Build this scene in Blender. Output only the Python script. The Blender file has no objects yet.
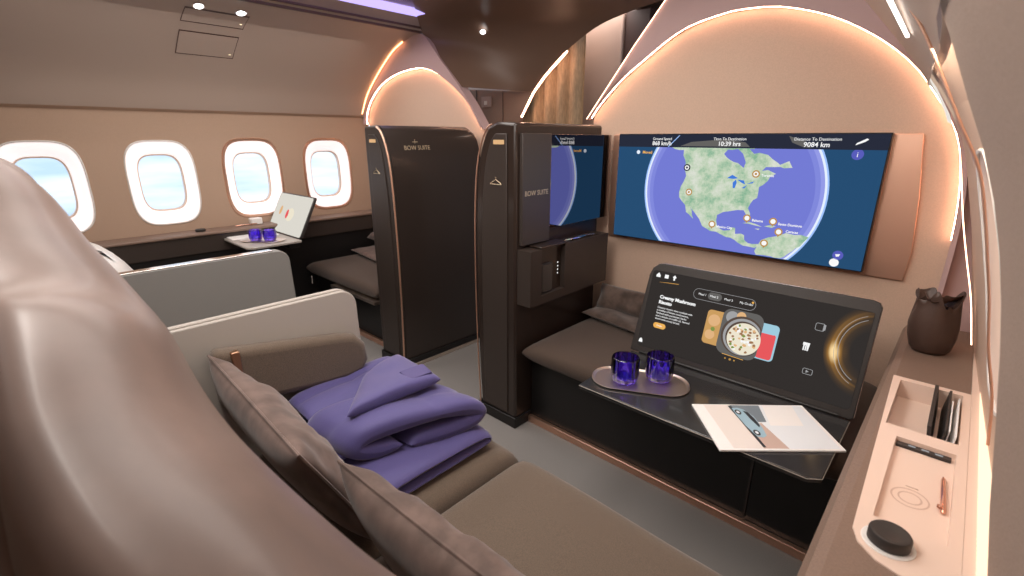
import bpy, bmesh, math, random
from mathutils import Vector, Matrix, noise
S = bpy.context.scene
COL = S.collection
R = math.radians
random.seed(4)

# ---------------------------------------------------------------- camera
cam = bpy.data.cameras.new('camera'); co = bpy.data.objects.new('camera', cam); COL.objects.link(co)
co.location = (0, 0, 1.35); co.rotation_euler = (R(72.6), 0, R(43.2))
cam.sensor_width = 36; cam.lens = 481 / 1024 * 36; cam.clip_start = 0.01
cam.dof.use_dof = True; cam.dof.focus_distance = 1.7; cam.dof.aperture_fstop = 4.0
S.camera = co
S.view_settings.view_transform = 'Standard'; S.view_settings.look = 'None'
S.view_settings.gamma = 1; S.view_settings.use_curve_mapping = False
S.view_settings.exposure = 0.0

# ---------------------------------------------------------------- daylight outside the cabin
w = bpy.data.worlds.new('sky'); S.world = w; w.use_nodes = True
nt = w.node_tree; nt.nodes.clear()
out = nt.nodes.new('ShaderNodeOutputWorld'); bg = nt.nodes.new('ShaderNodeBackground')
tc = nt.nodes.new('ShaderNodeTexCoord'); sp = nt.nodes.new('ShaderNodeSeparateXYZ')
mp = nt.nodes.new('ShaderNodeMapping'); mp.inputs['Scale'].default_value = (2.5, 2.5, 14)
nz = nt.nodes.new('ShaderNodeTexNoise'); nz.inputs['Scale'].default_value = 2.0; nz.inputs['Detail'].default_value = 5
cr = nt.nodes.new('ShaderNodeValToRGB')
e = cr.color_ramp.elements
e[0].position = 0.35; e[0].color = (0.42, 0.58, 0.76, 1); e[1].position = 0.7; e[1].color = (0.78, 0.85, 0.92, 1)
nt.links.new(tc.outputs['Generated'], mp.inputs[0]); nt.links.new(mp.outputs[0], nz.inputs[0])
nt.links.new(nz.outputs[0], cr.inputs[0]); nt.links.new(cr.outputs[0], bg.inputs[0])
bg.inputs[1].default_value = 1.5
nt.links.new(bg.outputs[0], out.inputs[0])

# ---------------------------------------------------------------- cabin lamps, with unseen fills added to brighten the suites
def area(name, loc, size, energy, col=(1, .93, .87), rot=(0, 0, 0), sy=None, spread=180):
    l = bpy.data.lights.new(name, 'AREA'); l.energy = energy; l.color = col; l.size = size; l.spread = R(spread)
    if sy: l.shape = 'RECTANGLE'; l.size_y = sy
    o = bpy.data.objects.new(name, l); COL.objects.link(o); o.location = loc; o.rotation_euler = rot
    o['kind'] = 'structure'
    return o
def spot(name, loc, tgt, energy, ang, col=(1, .85, .7), r=.03, blend=.6):
    l = bpy.data.lights.new(name, 'SPOT'); l.energy = energy; l.color = col; l.spot_size = R(ang); l.spot_blend = blend
    l.shadow_soft_size = r
    o = bpy.data.objects.new(name, l); COL.objects.link(o); o.location = loc
    o.rotation_euler = (Vector(tgt) - Vector(loc)).to_track_quat('-Z', 'Y').to_euler(); o['kind'] = 'structure'
    return o
area('ceiling_light', (-.75, .95, 1.985), .9, 24, sy=1.6)  # unseen overhead fill added to light the near suite
area('ceiling_light', (-1.95, .9, 2.09), .6, 16, sy=1.8)  # fill added above the aisle, out of view
area('ceiling_light', (-3.0, 1.0, 1.96), .5, 15, sy=1.8)  # fill added over the left suite
area('ceiling_light', (-.72, .12, 1.93), .8, 15, rot=(R(48), 0, 0), sy=.25)  # tilted forward, added to brighten bulkhead, table and console
area('window_wash_light', (-.10, 1.35, 1.50), .06, 2.2, (1, .80, .62), (0, R(12), 0), sy=.8)  # unseen warm lamp added to wash the right wall and console
area('galley_light', (-2.0, 2.9, 2.12), .5, 4, sy=.3)
area('cabin_light', (-1.4, -.45, 1.95), 1.4, 2.5, rot=(R(35), 0, 0), sy=.5)  # unseen fill added behind the camera

# ---------------------------------------------------------------- materials
def mat(name, col, rough=.5, metal=0, emit=None, es=0, nscale=0, bump=0, var=0, coat=0, trans=0, ior=1.45, sheen=0, stretch=None, col2=None, alpha=1):
    m = bpy.data.materials.new(name); m.use_nodes = True
    t = m.node_tree; b = t.nodes['Principled BSDF']
    b.inputs['Base Color'].default_value = (*col, 1); b.inputs['Roughness'].default_value = rough
    b.inputs['Metallic'].default_value = metal; b.inputs['IOR'].default_value = ior
    b.inputs['Coat Weight'].default_value = coat; b.inputs['Coat Roughness'].default_value = .08
    b.inputs['Transmission Weight'].default_value = trans; b.inputs['Sheen Weight'].default_value = sheen
    if emit: b.inputs['Emission Color'].default_value = (*emit, 1); b.inputs['Emission Strength'].default_value = es
    if nscale:
        c = t.nodes.new('ShaderNodeTexCoord'); mp = t.nodes.new('ShaderNodeMapping'); n = t.nodes.new('ShaderNodeTexNoise')
        if stretch: mp.inputs['Scale'].default_value = stretch
        n.inputs['Scale'].default_value = nscale; n.inputs['Detail'].default_value = 6
        t.links.new(c.outputs['Object'], mp.inputs[0]); t.links.new(mp.outputs[0], n.inputs[0])
        if bump:
            bp = t.nodes.new('ShaderNodeBump'); bp.inputs['Strength'].default_value = bump; bp.inputs['Distance'].default_value = .002
            t.links.new(n.outputs[0], bp.inputs['Height']); t.links.new(bp.outputs[0], b.inputs['Normal'])
        if var or col2:
            r = t.nodes.new('ShaderNodeValToRGB'); r.color_ramp.elements[0].position = .38; r.color_ramp.elements[1].position = .62
            a = tuple(x * (1 - var) for x in col); z = col2 or tuple(min(1, x * (1 + var)) for x in col)
            r.color_ramp.elements[0].color = (*a, 1); r.color_ramp.elements[1].color = (*z, 1)
            t.links.new(n.outputs[0], r.inputs[0]); t.links.new(r.outputs[0], b.inputs['Base Color'])
    return m
def light_mat(name, col, s):
    m = bpy.data.materials.new(name); m.use_nodes = True; t = m.node_tree; t.nodes.clear()
    o = t.nodes.new('ShaderNodeOutputMaterial'); em = t.nodes.new('ShaderNodeEmission')
    em.inputs[0].default_value = (*col, 1); em.inputs[1].default_value = s; t.links.new(em.outputs[0], o.inputs[0])
    return m
M = {}
M['wall_fabric'] = mat('wall_fabric', (.47, .33, .24), .75, nscale=350, bump=.25, var=.05, stretch=(1, 1, 1))
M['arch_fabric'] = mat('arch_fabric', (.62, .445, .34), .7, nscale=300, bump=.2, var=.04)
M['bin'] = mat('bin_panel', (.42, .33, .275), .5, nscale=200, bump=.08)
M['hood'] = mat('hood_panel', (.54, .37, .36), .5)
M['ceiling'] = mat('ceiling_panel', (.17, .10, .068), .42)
M['bulk'] = mat('bulkhead_panel', (.28, .17, .12), .5)
M['galley'] = mat('galley_panel', (.40, .27, .22), .55)
M['dark_galley'] = mat('dark_galley', (.05, .022, .018), .5)
M['curtain'] = mat('fluted_panel', (.40, .27, .16), .8, nscale=120, bump=.4, var=.15, stretch=(1, 1, .2))
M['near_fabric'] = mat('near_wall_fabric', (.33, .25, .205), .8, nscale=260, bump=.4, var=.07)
M['carpet'] = mat('carpet', (.24, .225, .215), .95, nscale=500, bump=.6, var=.25)
M['white'] = mat('white_plastic', (.82, .80, .77), .35)
M['reveal'] = mat('lit_window_reveal', (.85, .80, .78), .35, emit=(1, .91, .92), es=.7)  # plastic given emission so the reveals look brightly lit
M['glass'] = mat('window_glass', (1, 1, 1), .02, trans=1, ior=1.05)
M['copper'] = mat('brushed_copper', (.86, .54, .40), .42, 1, nscale=60, bump=.05, stretch=(1, 1, 30))
M['rose'] = mat('rose_gold', (.85, .50, .38), .18, 1)
M['bronze'] = mat('bronze', (.42, .25, .16), .3, 1)
M['brown_gloss'] = mat('dark_brown_gloss', (.028, .018, .014), .28, coat=.3)
M['brown_satin'] = mat('dark_brown_satin', (.042, .031, .026), .38)
M['panel_satin'] = mat('panel_satin', (.06, .048, .043), .36)
M['door'] = mat('door_panel', (.036, .026, .022), .34, coat=.3)
M['black'] = mat('black_lacquer', (.010, .009, .009), .35)
M['black_gloss'] = mat('table_gloss', (.035, .034, .035), .2, coat=.8, nscale=40, bump=0)
M['mirror'] = mat('smoked_mirror', (.42, .40, .40), .02, 1)
M['cushion'] = mat('brown_seat_fabric', (.125, .09, .064), .85, nscale=450, bump=.5, var=.16, sheen=.3)
M['bench_fabric'] = mat('dark_bench_fabric', (.072, .047, .034), .85, nscale=450, bump=.5, var=.16, sheen=.15)
M['shell_far'] = mat('dark_grey_shell', (.27, .262, .25), .3)
M['leather'] = mat('brown_leather', (.23, .155, .118), .55, nscale=260, bump=.5, var=.06)
M['satin_leather'] = mat('mauve_leather', (.20, .145, .125), .36, nscale=5, bump=0, var=.16, coat=.05)
M['velvet'] = mat('crushed_velvet', (.115, .074, .060), .75, nscale=20, bump=.6, var=.15, sheen=.25, col2=(.165, .108, .089), stretch=(1, 1, .6))
M['velvet_dark'] = mat('dark_velvet', (.075, .048, .036), .85, nscale=18, bump=.25, var=.25, sheen=.5, col2=(.12, .08, .062))
M['shell'] = mat('grey_shell', (.44, .40, .36), .38)
M['shell_dark'] = mat('shell_groove', (.10, .05, .04), .4)
M['chrome'] = mat('polished_edge', (.85, .82, .80), .15, 1)
M['purple'] = mat('purple_blanket', (.075, .062, .215), .62, nscale=500, bump=.3, var=.06, sheen=.4)
M['purple_dark'] = mat('purple_tag', (.09, .075, .20), .7)
M['blue_glass'] = mat('cobalt_glass', (.24, .12, 1.0), .02, trans=1, ior=1.5, coat=.5)
M['pale_gold'] = mat('champagne_metal', (.78, .68, .60), .36, 1)
M['cream'] = mat('cream_plastic', (.82, .64, .54), .4)
M['cream_dark'] = mat('cream_line', (.62, .44, .35), .5)
M['pouch'] = mat('pouch_leather', (.075, .044, .034), .42, nscale=90, bump=.3)
M['charcoal'] = mat('charcoal', (.035, .030, .028), .45)
M['paper'] = mat('white_paper', (.94, .93, .92), .5)
M['p_ground'] = mat('print_ground', (.84, .78, .74), .5)
M['p_sky'] = mat('print_sky', (.84, .89, .94), .5)
M['p_wall'] = mat('print_wall', (.20, .25, .29), .5)
M['p_car'] = mat('print_car', (.36, .55, .66), .4)
M['p_dark'] = mat('print_dark', (.03, .04, .05), .4)
M['p_sand'] = mat('print_sand', (.62, .46, .40), .5)
M['led'] = light_mat('led_warm', (1, .55, .36), 24)
M['led_soft'] = light_mat('led_warm_soft', (1, .60, .40), 6)
M['led_orange'] = light_mat('led_orange', (1, .42, .18), 7)
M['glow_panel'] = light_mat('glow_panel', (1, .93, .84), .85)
M['led_comb'] = light_mat('led_comb', (1, .72, .50), 1.6)
M['led_white'] = light_mat('led_white', (1, .93, .86), 6)
M['led_lav'] = light_mat('led_lavender', (.50, .40, 1), 1.5)
M['lamp'] = light_mat('lamp_disc', (.9, .95, 1), 9)
M['gold_print'] = mat('gold_lettering', (.75, .62, .42), .4, .6)
M['s_sky'] = light_mat('screen_space', (.020, .075, .17), 1)
M['s_sea'] = light_mat('screen_sea', (.175, .20, .66), 1)
M['s_halo'] = light_mat('screen_halo', (.35, .55, 1), 1.0)
M['s_rim'] = light_mat('screen_rim', (.80, .88, 1), 1.0)
M['s_bar'] = light_mat('screen_bar', (.022, .026, .045), 1)
M['s_white'] = light_mat('screen_white', (1, 1, 1), .95)
M['s_grey'] = light_mat('screen_grey', (.45, .45, .46), .8)
M['s_orange'] = light_mat('screen_orange', (.95, .50, .12), .9)
M['s_gold'] = light_mat('screen_gold', (.55, .30, .08), .9)
M['s_lake'] = light_mat('screen_lake', (.06, .20, .70), 1)
M['s_button'] = light_mat('screen_button', (.10, .11, .50), 1)
M['s_dark'] = light_mat('screen_dark', (.034, .029, .027), 1)
M['s_line'] = light_mat('screen_line', (.13, .125, .12), 1)
M['s_peach'] = light_mat('screen_peach', (.75, .45, .22), 1)
M['s_rice'] = light_mat('screen_rice', (.85, .78, .62), 1)
M['s_bowl'] = light_mat('screen_bowl', (.10, .07, .055), 1)
M['s_bread'] = light_mat('screen_bread', (.60, .34, .12), 1)
M['s_pink'] = light_mat('screen_pink', (.80, .10, .11), 1)
M['s_aqua'] = light_mat('screen_aqua', (.35, .60, .72), 1)
M['s_herb'] = light_mat('screen_herb', (.22, .30, .07), 1)
M['s_mush'] = light_mat('screen_mushroom', (.35, .18, .09), 1)
def noisy_screen(name, c1, c2, c3, sc):
    m = light_mat(name, c1, 1); t = m.node_tree; em = [n for n in t.nodes if n.type == 'EMISSION'][0]
    tc = t.nodes.new('ShaderNodeTexCoord'); n = t.nodes.new('ShaderNodeTexNoise'); n.inputs['Scale'].default_value = sc; n.inputs['Detail'].default_value = 8
    n.inputs['Roughness'].default_value = .7
    r = t.nodes.new('ShaderNodeValToRGB'); el = r.color_ramp.elements; el[0].position = .36; el[0].color = (*c1, 1); el[1].position = .66; el[1].color = (*c3, 1)
    q = el.new(.5); q.color = (*c2, 1)
    t.links.new(tc.outputs['Object'], n.inputs[0]); t.links.new(n.outputs[0], r.inputs[0]); t.links.new(r.outputs[0], em.inputs[0])
    return m
M['s_land'] = noisy_screen('screen_land', (.24, .46, .30), (.52, .64, .47), (.74, .76, .68), 18)

# ---------------------------------------------------------------- mesh helpers
class MB:
    def __init__(s): s.bm = bmesh.new(); s.mats = []; s.cur = 0
    def m(s, name):
        mt = M[name]
        if mt not in s.mats: s.mats.append(mt)
        s.cur = s.mats.index(mt); return s
    def face(s, vs):
        try:
            f = s.bm.faces.new(vs); f.material_index = s.cur; return f
        except ValueError: return None
    def poly(s, pts): return s.face([s.bm.verts.new(p) for p in pts])
    def box(s, a, b):
        x0, y0, z0 = a; x1, y1, z1 = b
        v = [s.bm.verts.new(p) for p in ((x0,y0,z0),(x1,y0,z0),(x1,y1,z0),(x0,y1,z0),(x0,y0,z1),(x1,y0,z1),(x1,y1,z1),(x0,y1,z1))]
        for f in ((0,3,2,1),(4,5,6,7),(0,1,5,4),(1,2,6,5),(2,3,7,6),(3,0,4,7)): s.face([v[i] for i in f])
        return s
    def prism(s, pts, vec):
        n = len(pts); vec = Vector(vec)
        a = [s.bm.verts.new(p) for p in pts]; b = [s.bm.verts.new(Vector(p) + vec) for p in pts]
        s.face(a[::-1]); s.face(b)
        for i in range(n): s.face([a[i], a[(i+1) % n], b[(i+1) % n], b[i]])
        return s
    def grid(s, rows, cu=False, cv=False, cap=False):
        V = [[s.bm.verts.new(p) for p in r] for r in rows]
        nr, nc = len(V), len(V[0])
        for i in range(nr if cv else nr - 1):
            for j in range(nc if cu else nc - 1):
                s.face([V[i][j], V[i][(j+1) % nc], V[(i+1) % nr][(j+1) % nc], V[(i+1) % nr][j]])
        if cap: s.face(V[0][::-1]); s.face(V[-1])
        return V
    def tube(s, path, r, n=8, closed=False):
        P = [Vector(p) for p in path]; rows = []; prev = None
        for i, p in enumerate(P):
            if closed: t = P[(i+1) % len(P)] - P[i-1]
            else: t = P[min(i+1, len(P)-1)] - P[max(i-1, 0)]
            t.normalize()
            if prev is None:
                up = Vector((0,0,1)) if abs(t.z) < .9 else Vector((1,0,0)); a = t.cross(up).normalized()
            else: a = (prev - t * prev.dot(t)).normalized()
            prev = a; b = t.cross(a); rr = r[i] if isinstance(r, (list, tuple)) else r
            rows.append([p + a * rr * math.cos(q) + b * rr * math.sin(q) for q in [2 * math.pi * k / n for k in range(n)]])
        s.grid(rows, cu=True, cv=closed, cap=not closed); return s
    def lathe(s, c, prof, n=40, wob=None):
        rows = []
        for r, z in prof:
            rows.append([(c[0] + (r * (1 if not wob else wob(a, z))) * math.cos(a), c[1] + (r * (1 if not wob else wob(a, z))) * math.sin(a), c[2] + z) for a in [2 * math.pi * k / n for k in range(n)]])
        s.grid(rows, cu=True, cap=True); return s
    def soft(s, c4, h, nrm=None, p=6, q=3, n=28, fn=None, pinch=0):
        """cushion: c4 = four corners, h = half thickness, p = how square the outline is, q = edge roundness"""
        A, B, C_, D = [Vector(x) for x in c4]
        N = Vector(nrm).normalized() if nrm else (B - A).cross(D - A).normalized()
        top, bot = [], []
        for i in range(n + 1):
            u = math.sin((i / n - .5) * math.pi); rt, rb = [], []
            for j in range(n + 1):
                v = math.sin((j / n - .5) * math.pi)
                uu, vv = u, v
                if pinch: uu = u * (1 - pinch * (1 - v * v)) ; vv = v * (1 - pinch * (1 - u * u))
                a, b = (uu + 1) / 2, (vv + 1) / 2
                P = A * (1-a) * (1-b) + B * a * (1-b) + C_ * a * b + D * (1-a) * b
                t = max(0, (1 - abs(u) ** p) * (1 - abs(v) ** p)) ** (1 / q)
                d = fn(a, b, P) if fn else 0
                rt.append(P + N * (h * t + d * min(1, t * 2))); rb.append(P - N * (h * t) + N * (d if fn and t < .01 else 0) * 0)
            top.append(rt); bot.append(rb)
        s.grid(top); s.grid([r[::-1] for r in bot]); bmesh.ops.remove_doubles(s.bm, verts=s.bm.verts, dist=1e-5); return s
    def text(s, body, size, org, xd, yd, align='LEFT', depth=0.0003, bold=0):
        cu = bpy.data.curves.new('t', 'FONT'); cu.body = body; cu.size = size; cu.align_x = align; cu.extrude = depth; cu.offset = bold; cu.resolution_u = 3
        o = bpy.data.objects.new('t', cu); COL.objects.link(o); bpy.context.view_layer.update()
        me = bpy.data.meshes.new_from_object(o.evaluated_get(bpy.context.evaluated_depsgraph_get()))
        x = Vector(xd).normalized(); y = Vector(yd).normalized(); z = x.cross(y)
        mx = Matrix(((x.x, y.x, z.x, org[0]), (x.y, y.y, z.y, org[1]), (x.z, y.z, z.z, org[2]), (0,0,0,1)))
        k = len(s.bm.faces); me.transform(mx); s.bm.from_mesh(me); s.bm.faces.ensure_lookup_table()
        for f in s.bm.faces[k:]: f.material_index = s.cur
        bpy.data.objects.remove(o); bpy.data.curves.remove(cu); bpy.data.meshes.remove(me); return s
    def build(s, name, parent=None, bevel=0, smooth=True, sub=0, seg=2, label=None, angle=40, cut=None, fix=True):
        if fix: bmesh.ops.recalc_face_normals(s.bm, faces=s.bm.faces)
        for f in s.bm.faces: f.smooth = smooth
        if smooth:
            for ed in s.bm.edges:
                if len(ed.link_faces) == 2 and ed.calc_face_angle(0) > R(angle): ed.smooth = False
        loc = Vector((0,0,0))
        if parent is None and len(s.bm.verts):
            xs = [v.co for v in s.bm.verts]
            lo = Vector((min(v.x for v in xs), min(v.y for v in xs), min(v.z for v in xs))); hi = Vector((max(v.x for v in xs), max(v.y for v in xs), max(v.z for v in xs)))
            loc = Vector(((lo.x + hi.x) / 2, (lo.y + hi.y) / 2, lo.z)); bmesh.ops.translate(s.bm, verts=s.bm.verts, vec=-loc)
        me = bpy.data.meshes.new(name); s.bm.to_mesh(me); s.bm.free()
        for mt in s.mats: me.materials.append(mt)
        o = bpy.data.objects.new(name, me); COL.objects.link(o); o.location = loc
        if parent:
            o.parent = parent
            if parent.type == 'EMPTY' or parent.parent is None: o.matrix_parent_inverse = parent.matrix_basis.inverted()
        if bevel:
            b = o.modifiers.new('bevel', 'BEVEL'); b.width = bevel; b.segments = seg; b.limit_method = 'ANGLE'; b.angle_limit = R(40); b.use_clamp_overlap = True
        if sub:
            b = o.modifiers.new('sub', 'SUBSURF'); b.levels = sub; b.render_levels = sub
        if label: o['label'] = label
        return o
def carve(o, a, b, pts=None):
    """cut a box out of a mesh object (world coordinates), applied at once"""
    c = MB(); c.mats = []; c.bm.free(); c.bm = bmesh.new()
    if pts: c.prism(pts, b)
    else: c.box(a, b)
    me = bpy.data.meshes.new('c'); bmesh.ops.recalc_face_normals(c.bm, faces=c.bm.faces); c.bm.to_mesh(me); c.bm.free()
    k = bpy.data.objects.new('c', me); COL.objects.link(k)
    md = o.modifiers.new('cut', 'BOOLEAN'); md.object = k; md.operation = 'DIFFERENCE'; md.solver = 'EXACT'
    bpy.context.view_layer.update()
    nm = bpy.data.meshes.new_from_object(o.evaluated_get(bpy.context.evaluated_depsgraph_get()))
    o.modifiers.clear(); o.data = nm
    while len(nm.materials) > 1 and nm.materials[-1] is None: nm.materials.pop(index=len(nm.materials) - 1)
    for p in nm.polygons: p.material_index = 0
    tb = bmesh.new(); tb.from_mesh(nm); bmesh.ops.triangulate(tb, faces=tb.faces); tb.to_mesh(nm); tb.free()
    bpy.data.objects.remove(k)
def thing(name, label, cat, loc=(0,0,0), group=None):
    o = bpy.data.objects.new(name, None); COL.objects.link(o); o.location = loc; o.empty_display_size = .05
    o['label'] = label; o['category'] = cat
    if group: o['group'] = group
    return o
def tag(o, label, cat, group=None):
    o['label'] = label; o['category'] = cat
    if group: o['group'] = group
    return o
def struct(o): o['kind'] = 'structure'; return o
def interp(tab, x):
    if x <= tab[0][0]: return tab[0][1]
    for (a, b), (c, d) in zip(tab, tab[1:]):
        if x <= c: return b + (d - b) * (x - a) / (c - a)
    return tab[-1][1]
def smooth_path(pts, n):
    """Catmull-Rom through points"""
    P = [Vector(p) for p in pts]; P = [2*P[0]-P[1]] + P + [2*P[-1]-P[-2]]; res = []
    for i in range(1, len(P) - 2):
        for k in range(n):
            t = k / n; a, b, c, d = P[i-1:i+3]
            res.append(.5 * ((2*b) + (c-a)*t + (2*a-5*b+4*c-d)*t*t + (3*b-a-3*c+d)*t**3))
    res.append(P[-2]); return res
def rrect(cx, cy, hx, hy, r, n=6):
    pts = []
    for sx, sy, a0 in ((1,1,0),(-1,1,90),(-1,-1,180),(1,-1,270)):
        for k in range(n + 1):
            a = R(a0 + 90 * k / n); pts.append((cx + sx*(hx-r) + r*math.cos(a), cy + sy*(hy-r) + r*math.sin(a)))
    return pts

# ================================================================ SETTING
# floor
b = MB().m('carpet'); b.box((-3.95, -.85, -.05), (.45, 4.3, 0)); struct(b.build('floor', smooth=False))

# ---- window walls
def superell(hx, hz, n, e=3.6):
    out = []
    for k in range(n):
        a = 2 * math.pi * (k + .5) / n; c, s_ = math.cos(a), math.sin(a)
        out.append((hx * math.copysign(abs(c) ** (2/e), c), hz * math.copysign(abs(s_) ** (2/e), s_)))
    return out
def to_rect(y, z, y0, y1, z0, z1, cy, cz):
    dy, dz = y - cy, z - cz
    t = min(((y1-cy)/dy if dy > 0 else (y0-cy)/dy) if abs(dy) > 1e-9 else 1e9, ((z1-cz)/dz if dz > 0 else (z0-cz)/dz) if abs(dz) > 1e-9 else 1e9)
    return cy + dy * t, cz + dz * t
def window_bay(b, surf, cy, cz, hy, hz, y0, y1, z0, z1, n=64):
    """wall skin around one window hole"""
    hole = [(cy + p, cz + q) for p, q in superell(hy, hz, n)]
    angs = hole; outer = [to_rect(p, q, y0, y1, z0, z1, cy, cz) for p, q in hole]
    for cyy, czz in ((y0,z0),(y0,z1),(y1,z0),(y1,z1)):
        k = min(range(n), key=lambda i: (outer[i][0]-cyy)**2 + (outer[i][1]-czz)**2); outer[k] = (cyy, czz)
    rows = []
    for t in (0, .3, .65, 1):
        rows.append([(surf(h[0]*(1-t)+o[0]*t, h[1]*(1-t)+o[1]*t), h[0]*(1-t)+o[0]*t, h[1]*(1-t)+o[1]*t) for h, o in zip(hole, outer)])
    b.grid(rows, cu=True)
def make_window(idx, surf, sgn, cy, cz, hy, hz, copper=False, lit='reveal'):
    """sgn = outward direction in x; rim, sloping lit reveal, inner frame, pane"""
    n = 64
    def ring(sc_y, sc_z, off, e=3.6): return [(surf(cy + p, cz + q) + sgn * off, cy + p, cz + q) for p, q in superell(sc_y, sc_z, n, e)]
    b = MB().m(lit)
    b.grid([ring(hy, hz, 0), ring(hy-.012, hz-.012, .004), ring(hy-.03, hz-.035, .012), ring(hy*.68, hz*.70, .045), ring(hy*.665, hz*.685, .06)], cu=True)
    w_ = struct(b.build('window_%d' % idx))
    b = MB().m('cream'); b.grid([ring(hy*.69, hz*.71, .046), ring(hy*.675, hz*.695, .043), ring(hy*.64, hz*.665, .05), ring(hy*.64, hz*.665, .075)], cu=True); b.build('window_frame', w_)
    b = MB().m('glass'); r_ = ring(hy*.68, hz*.70, .07); b.poly(r_); b.build('pane', w_, fix=False)
    b = MB().m('white' if not copper else 'copper'); g = .002 if not copper else .012
    b.grid([ring(hy + .001, hz + .001, .002), ring(hy + g*.3, hz + g*.3, -.005), ring(hy + .004 + g, hz + .004 + g, -.006), ring(hy + .008 + g, hz + .008 + g, .001)], cu=True, cv=False); b.build('rim', w_)
    return w_
LX = -3.76
def lsurf(y, z): return LX + .16 * max(0, z - 1.30) ** 1.5 * 2
b = MB().m('wall_fabric')
LW = [.21, .765, 1.31, 1.87]
for i, c in enumerate(LW):
    y0 = -.85 if i == 0 else (LW[i-1] + c) / 2; y1 = 2.25 if i == 3 else (LW[i+1] + c) / 2
    window_bay(b, lsurf, c, 1.07, .18, .255, y0, y1, .72, 1.42)
b.grid([[(lsurf(y, z), y, z) for y in (-.85, .5, 1.5, 2.25)] for z in (1.42, 1.46, 1.50)])
b.grid([[(lsurf(y, 1.50), y, 1.50) for y in (-.85, 2.25)], [(-3.698, y, 1.520) for y in (-.85, 2.25)]])
b.grid([[(LX, y, z) for y in (-.85, 2.25)] for z in (0, .72)])
struct(b.build('wall_left'))
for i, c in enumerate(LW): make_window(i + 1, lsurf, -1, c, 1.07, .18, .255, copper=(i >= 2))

ZT = [0, .70, .87, 1.02, 1.17, 1.33, 1.45, 1.55, 1.64]
RS = {-.85: [.33, .33, .30, .27, .23, .17, .11, .05, -.03], 0: [.25, .25, .22, .19, .15, .10, .045, -.02, -.10],
      .9: [.165, .165, .145, .115, .075, .025, -.03, -.10, -.18], 1.2: [.15, .15, .13, .10, .06, .01, -.045, -.11, -.19],
      2.0: [.13, .118, .082, .044, .004, -.040, -.105, -.18, -.265], 2.26: [.12, .108, .068, .036, .004, -.025, -.085, -.165, -.255]}
def rsurf(y, z):
    ks = sorted(RS)
    vals = [(k, interp(list(zip(ZT, RS[k])), z)) for k in ks]
    return interp(vals, y)
b = MB().m('arch_fabric')
window_bay(b, rsurf, 1.36, 1.07, .17, .25, 1.05, 1.67, .72, 1.42)
zs = [.72 + .7 * k / 10 for k in range(11)]
b.grid([[(rsurf(y, z), y, z) for y in (-.85, -.3, .3, .6, .9, 1.05)] for z in zs])
b.grid([[(rsurf(y, z), y, z) for y in (1.67, 1.85, 2.0, 2.12, 2.26)] for z in zs])
ys = (-.85, -.3, .3, .6, .9, 1.05, 1.36, 1.67, 1.85, 2.0, 2.12, 2.26)
b.grid([[(rsurf(y, z), y, z) for y in ys] for z in (0, .35, .72)])
b.grid([[(rsurf(y, z), y, z) for y in ys] for z in (1.42, 1.48, 1.52)])
struct(b.build('wall_right'))
make_window(5, rsurf, 1, 1.36, 1.07, .17, .25, lit='cream')

# near padded fabric panel on the right wall
FE = [(.60, .16), (.72, .138), (.844, .114), (.969, .093), (1.071, .075), (1.141, .061), (1.207, .045), (1.271, .026), (1.334, .003), (1.396, -.025), (1.459, -.052), (1.521, -.08), (1.60, -.125)]
rows = []
for y, dx in ((.93, .055), (.91, .004), (.90, 0), (.88, -.001), (.7, .016), (.5, .034), (.3, .052), (.1, .072), (-.2, .10), (-.6, .14), (-.85, .16)):
    rows.append([(x + dx, y, z) for z, x in FE])
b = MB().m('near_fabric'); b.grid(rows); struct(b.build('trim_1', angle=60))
# copper line along the edge of the window bay
b = MB().m('copper'); b.tube(smooth_path([(-.19, 1.2, 1.63), (-.131, 1.2, 1.55), (-.092, 1.2, 1.481), (-.040, 1.2, 1.379), (.004, 1.2, 1.295), (.030, 1.2, 1.21), (.048, 1.2, 1.14), (.066, 1.2, 1.067), (.085, 1.2, .974), (.11, 1.2, .879), (.124, 1.2, .787)], 5), .0025, 8)
struct(b.build('trim_2'))

# ---- overhead bins (concave sloping panels)
LB = [(-3.70, 1.515), (-3.60, 1.665), (-3.44, 1.80), (-3.22, 1.935), (-3.03, 2.0), (-2.89, 2.02)]
Lp = smooth_path([(x, 0, z) for x, z in LB], 6)
b = MB().m('bin'); b.grid([[(p.x, y, p.z) for p in Lp] for y in (-.85, 0, .8, 1.5, 2.2)])
b.grid([[(-2.89, y, 2.02), (-2.84, y, 2.075), (-2.70, y, 2.11)] for y in (-.85, 2.2)])
struct(b.build('ceiling_bin_left'.replace('ceiling_bin_left', 'ceiling')))
b = MB().m('shell_dark'); b.box((-2.905, -.85, 2.012), (-2.885, 2.2, 2.026)); b.box((-2.875, -.85, 2.034), (-2.862, 2.2, 2.046)); struct(b.build('trim_3', bevel=.002))
b = MB().m('led_lav'); b.box((-2.835, .7, 2.084), (-2.70, 2.17, 2.104)); struct(b.build('trim_4'))
RB = [(-.145, 1.50), (-.160, 1.525), (-.212, 1.592), (-.311, 1.707), (-.402, 1.805), (-.55, 1.92), (-.75, 2.0), (-.98, 2.03)]
Rp = smooth_path([(x, 0, z) for x, z in RB], 5)
b = MB().m('bin')
rows = []
for y in (-.85, 0, .9, 1.2, 1.6, 2.0, 2.2):
    dx = rsurf(y, 1.52) - rsurf(2.2, 1.52)
    rows.append([(p.x + dx * max(0, 1 - (p.z - 1.5) / .5), y, p.z) for p in Rp])
b.grid(rows); b.grid([[(-.98, y, 2.03), (-1.10, y, 2.11)] for y in (-.85, 2.2)])
struct(b.build('ceiling'))
b = MB().m('ceiling'); b.box((-2.72, -.85, 2.11), (-1.08, 2.3, 2.14)); struct(b.build('ceiling', smooth=False))
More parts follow.
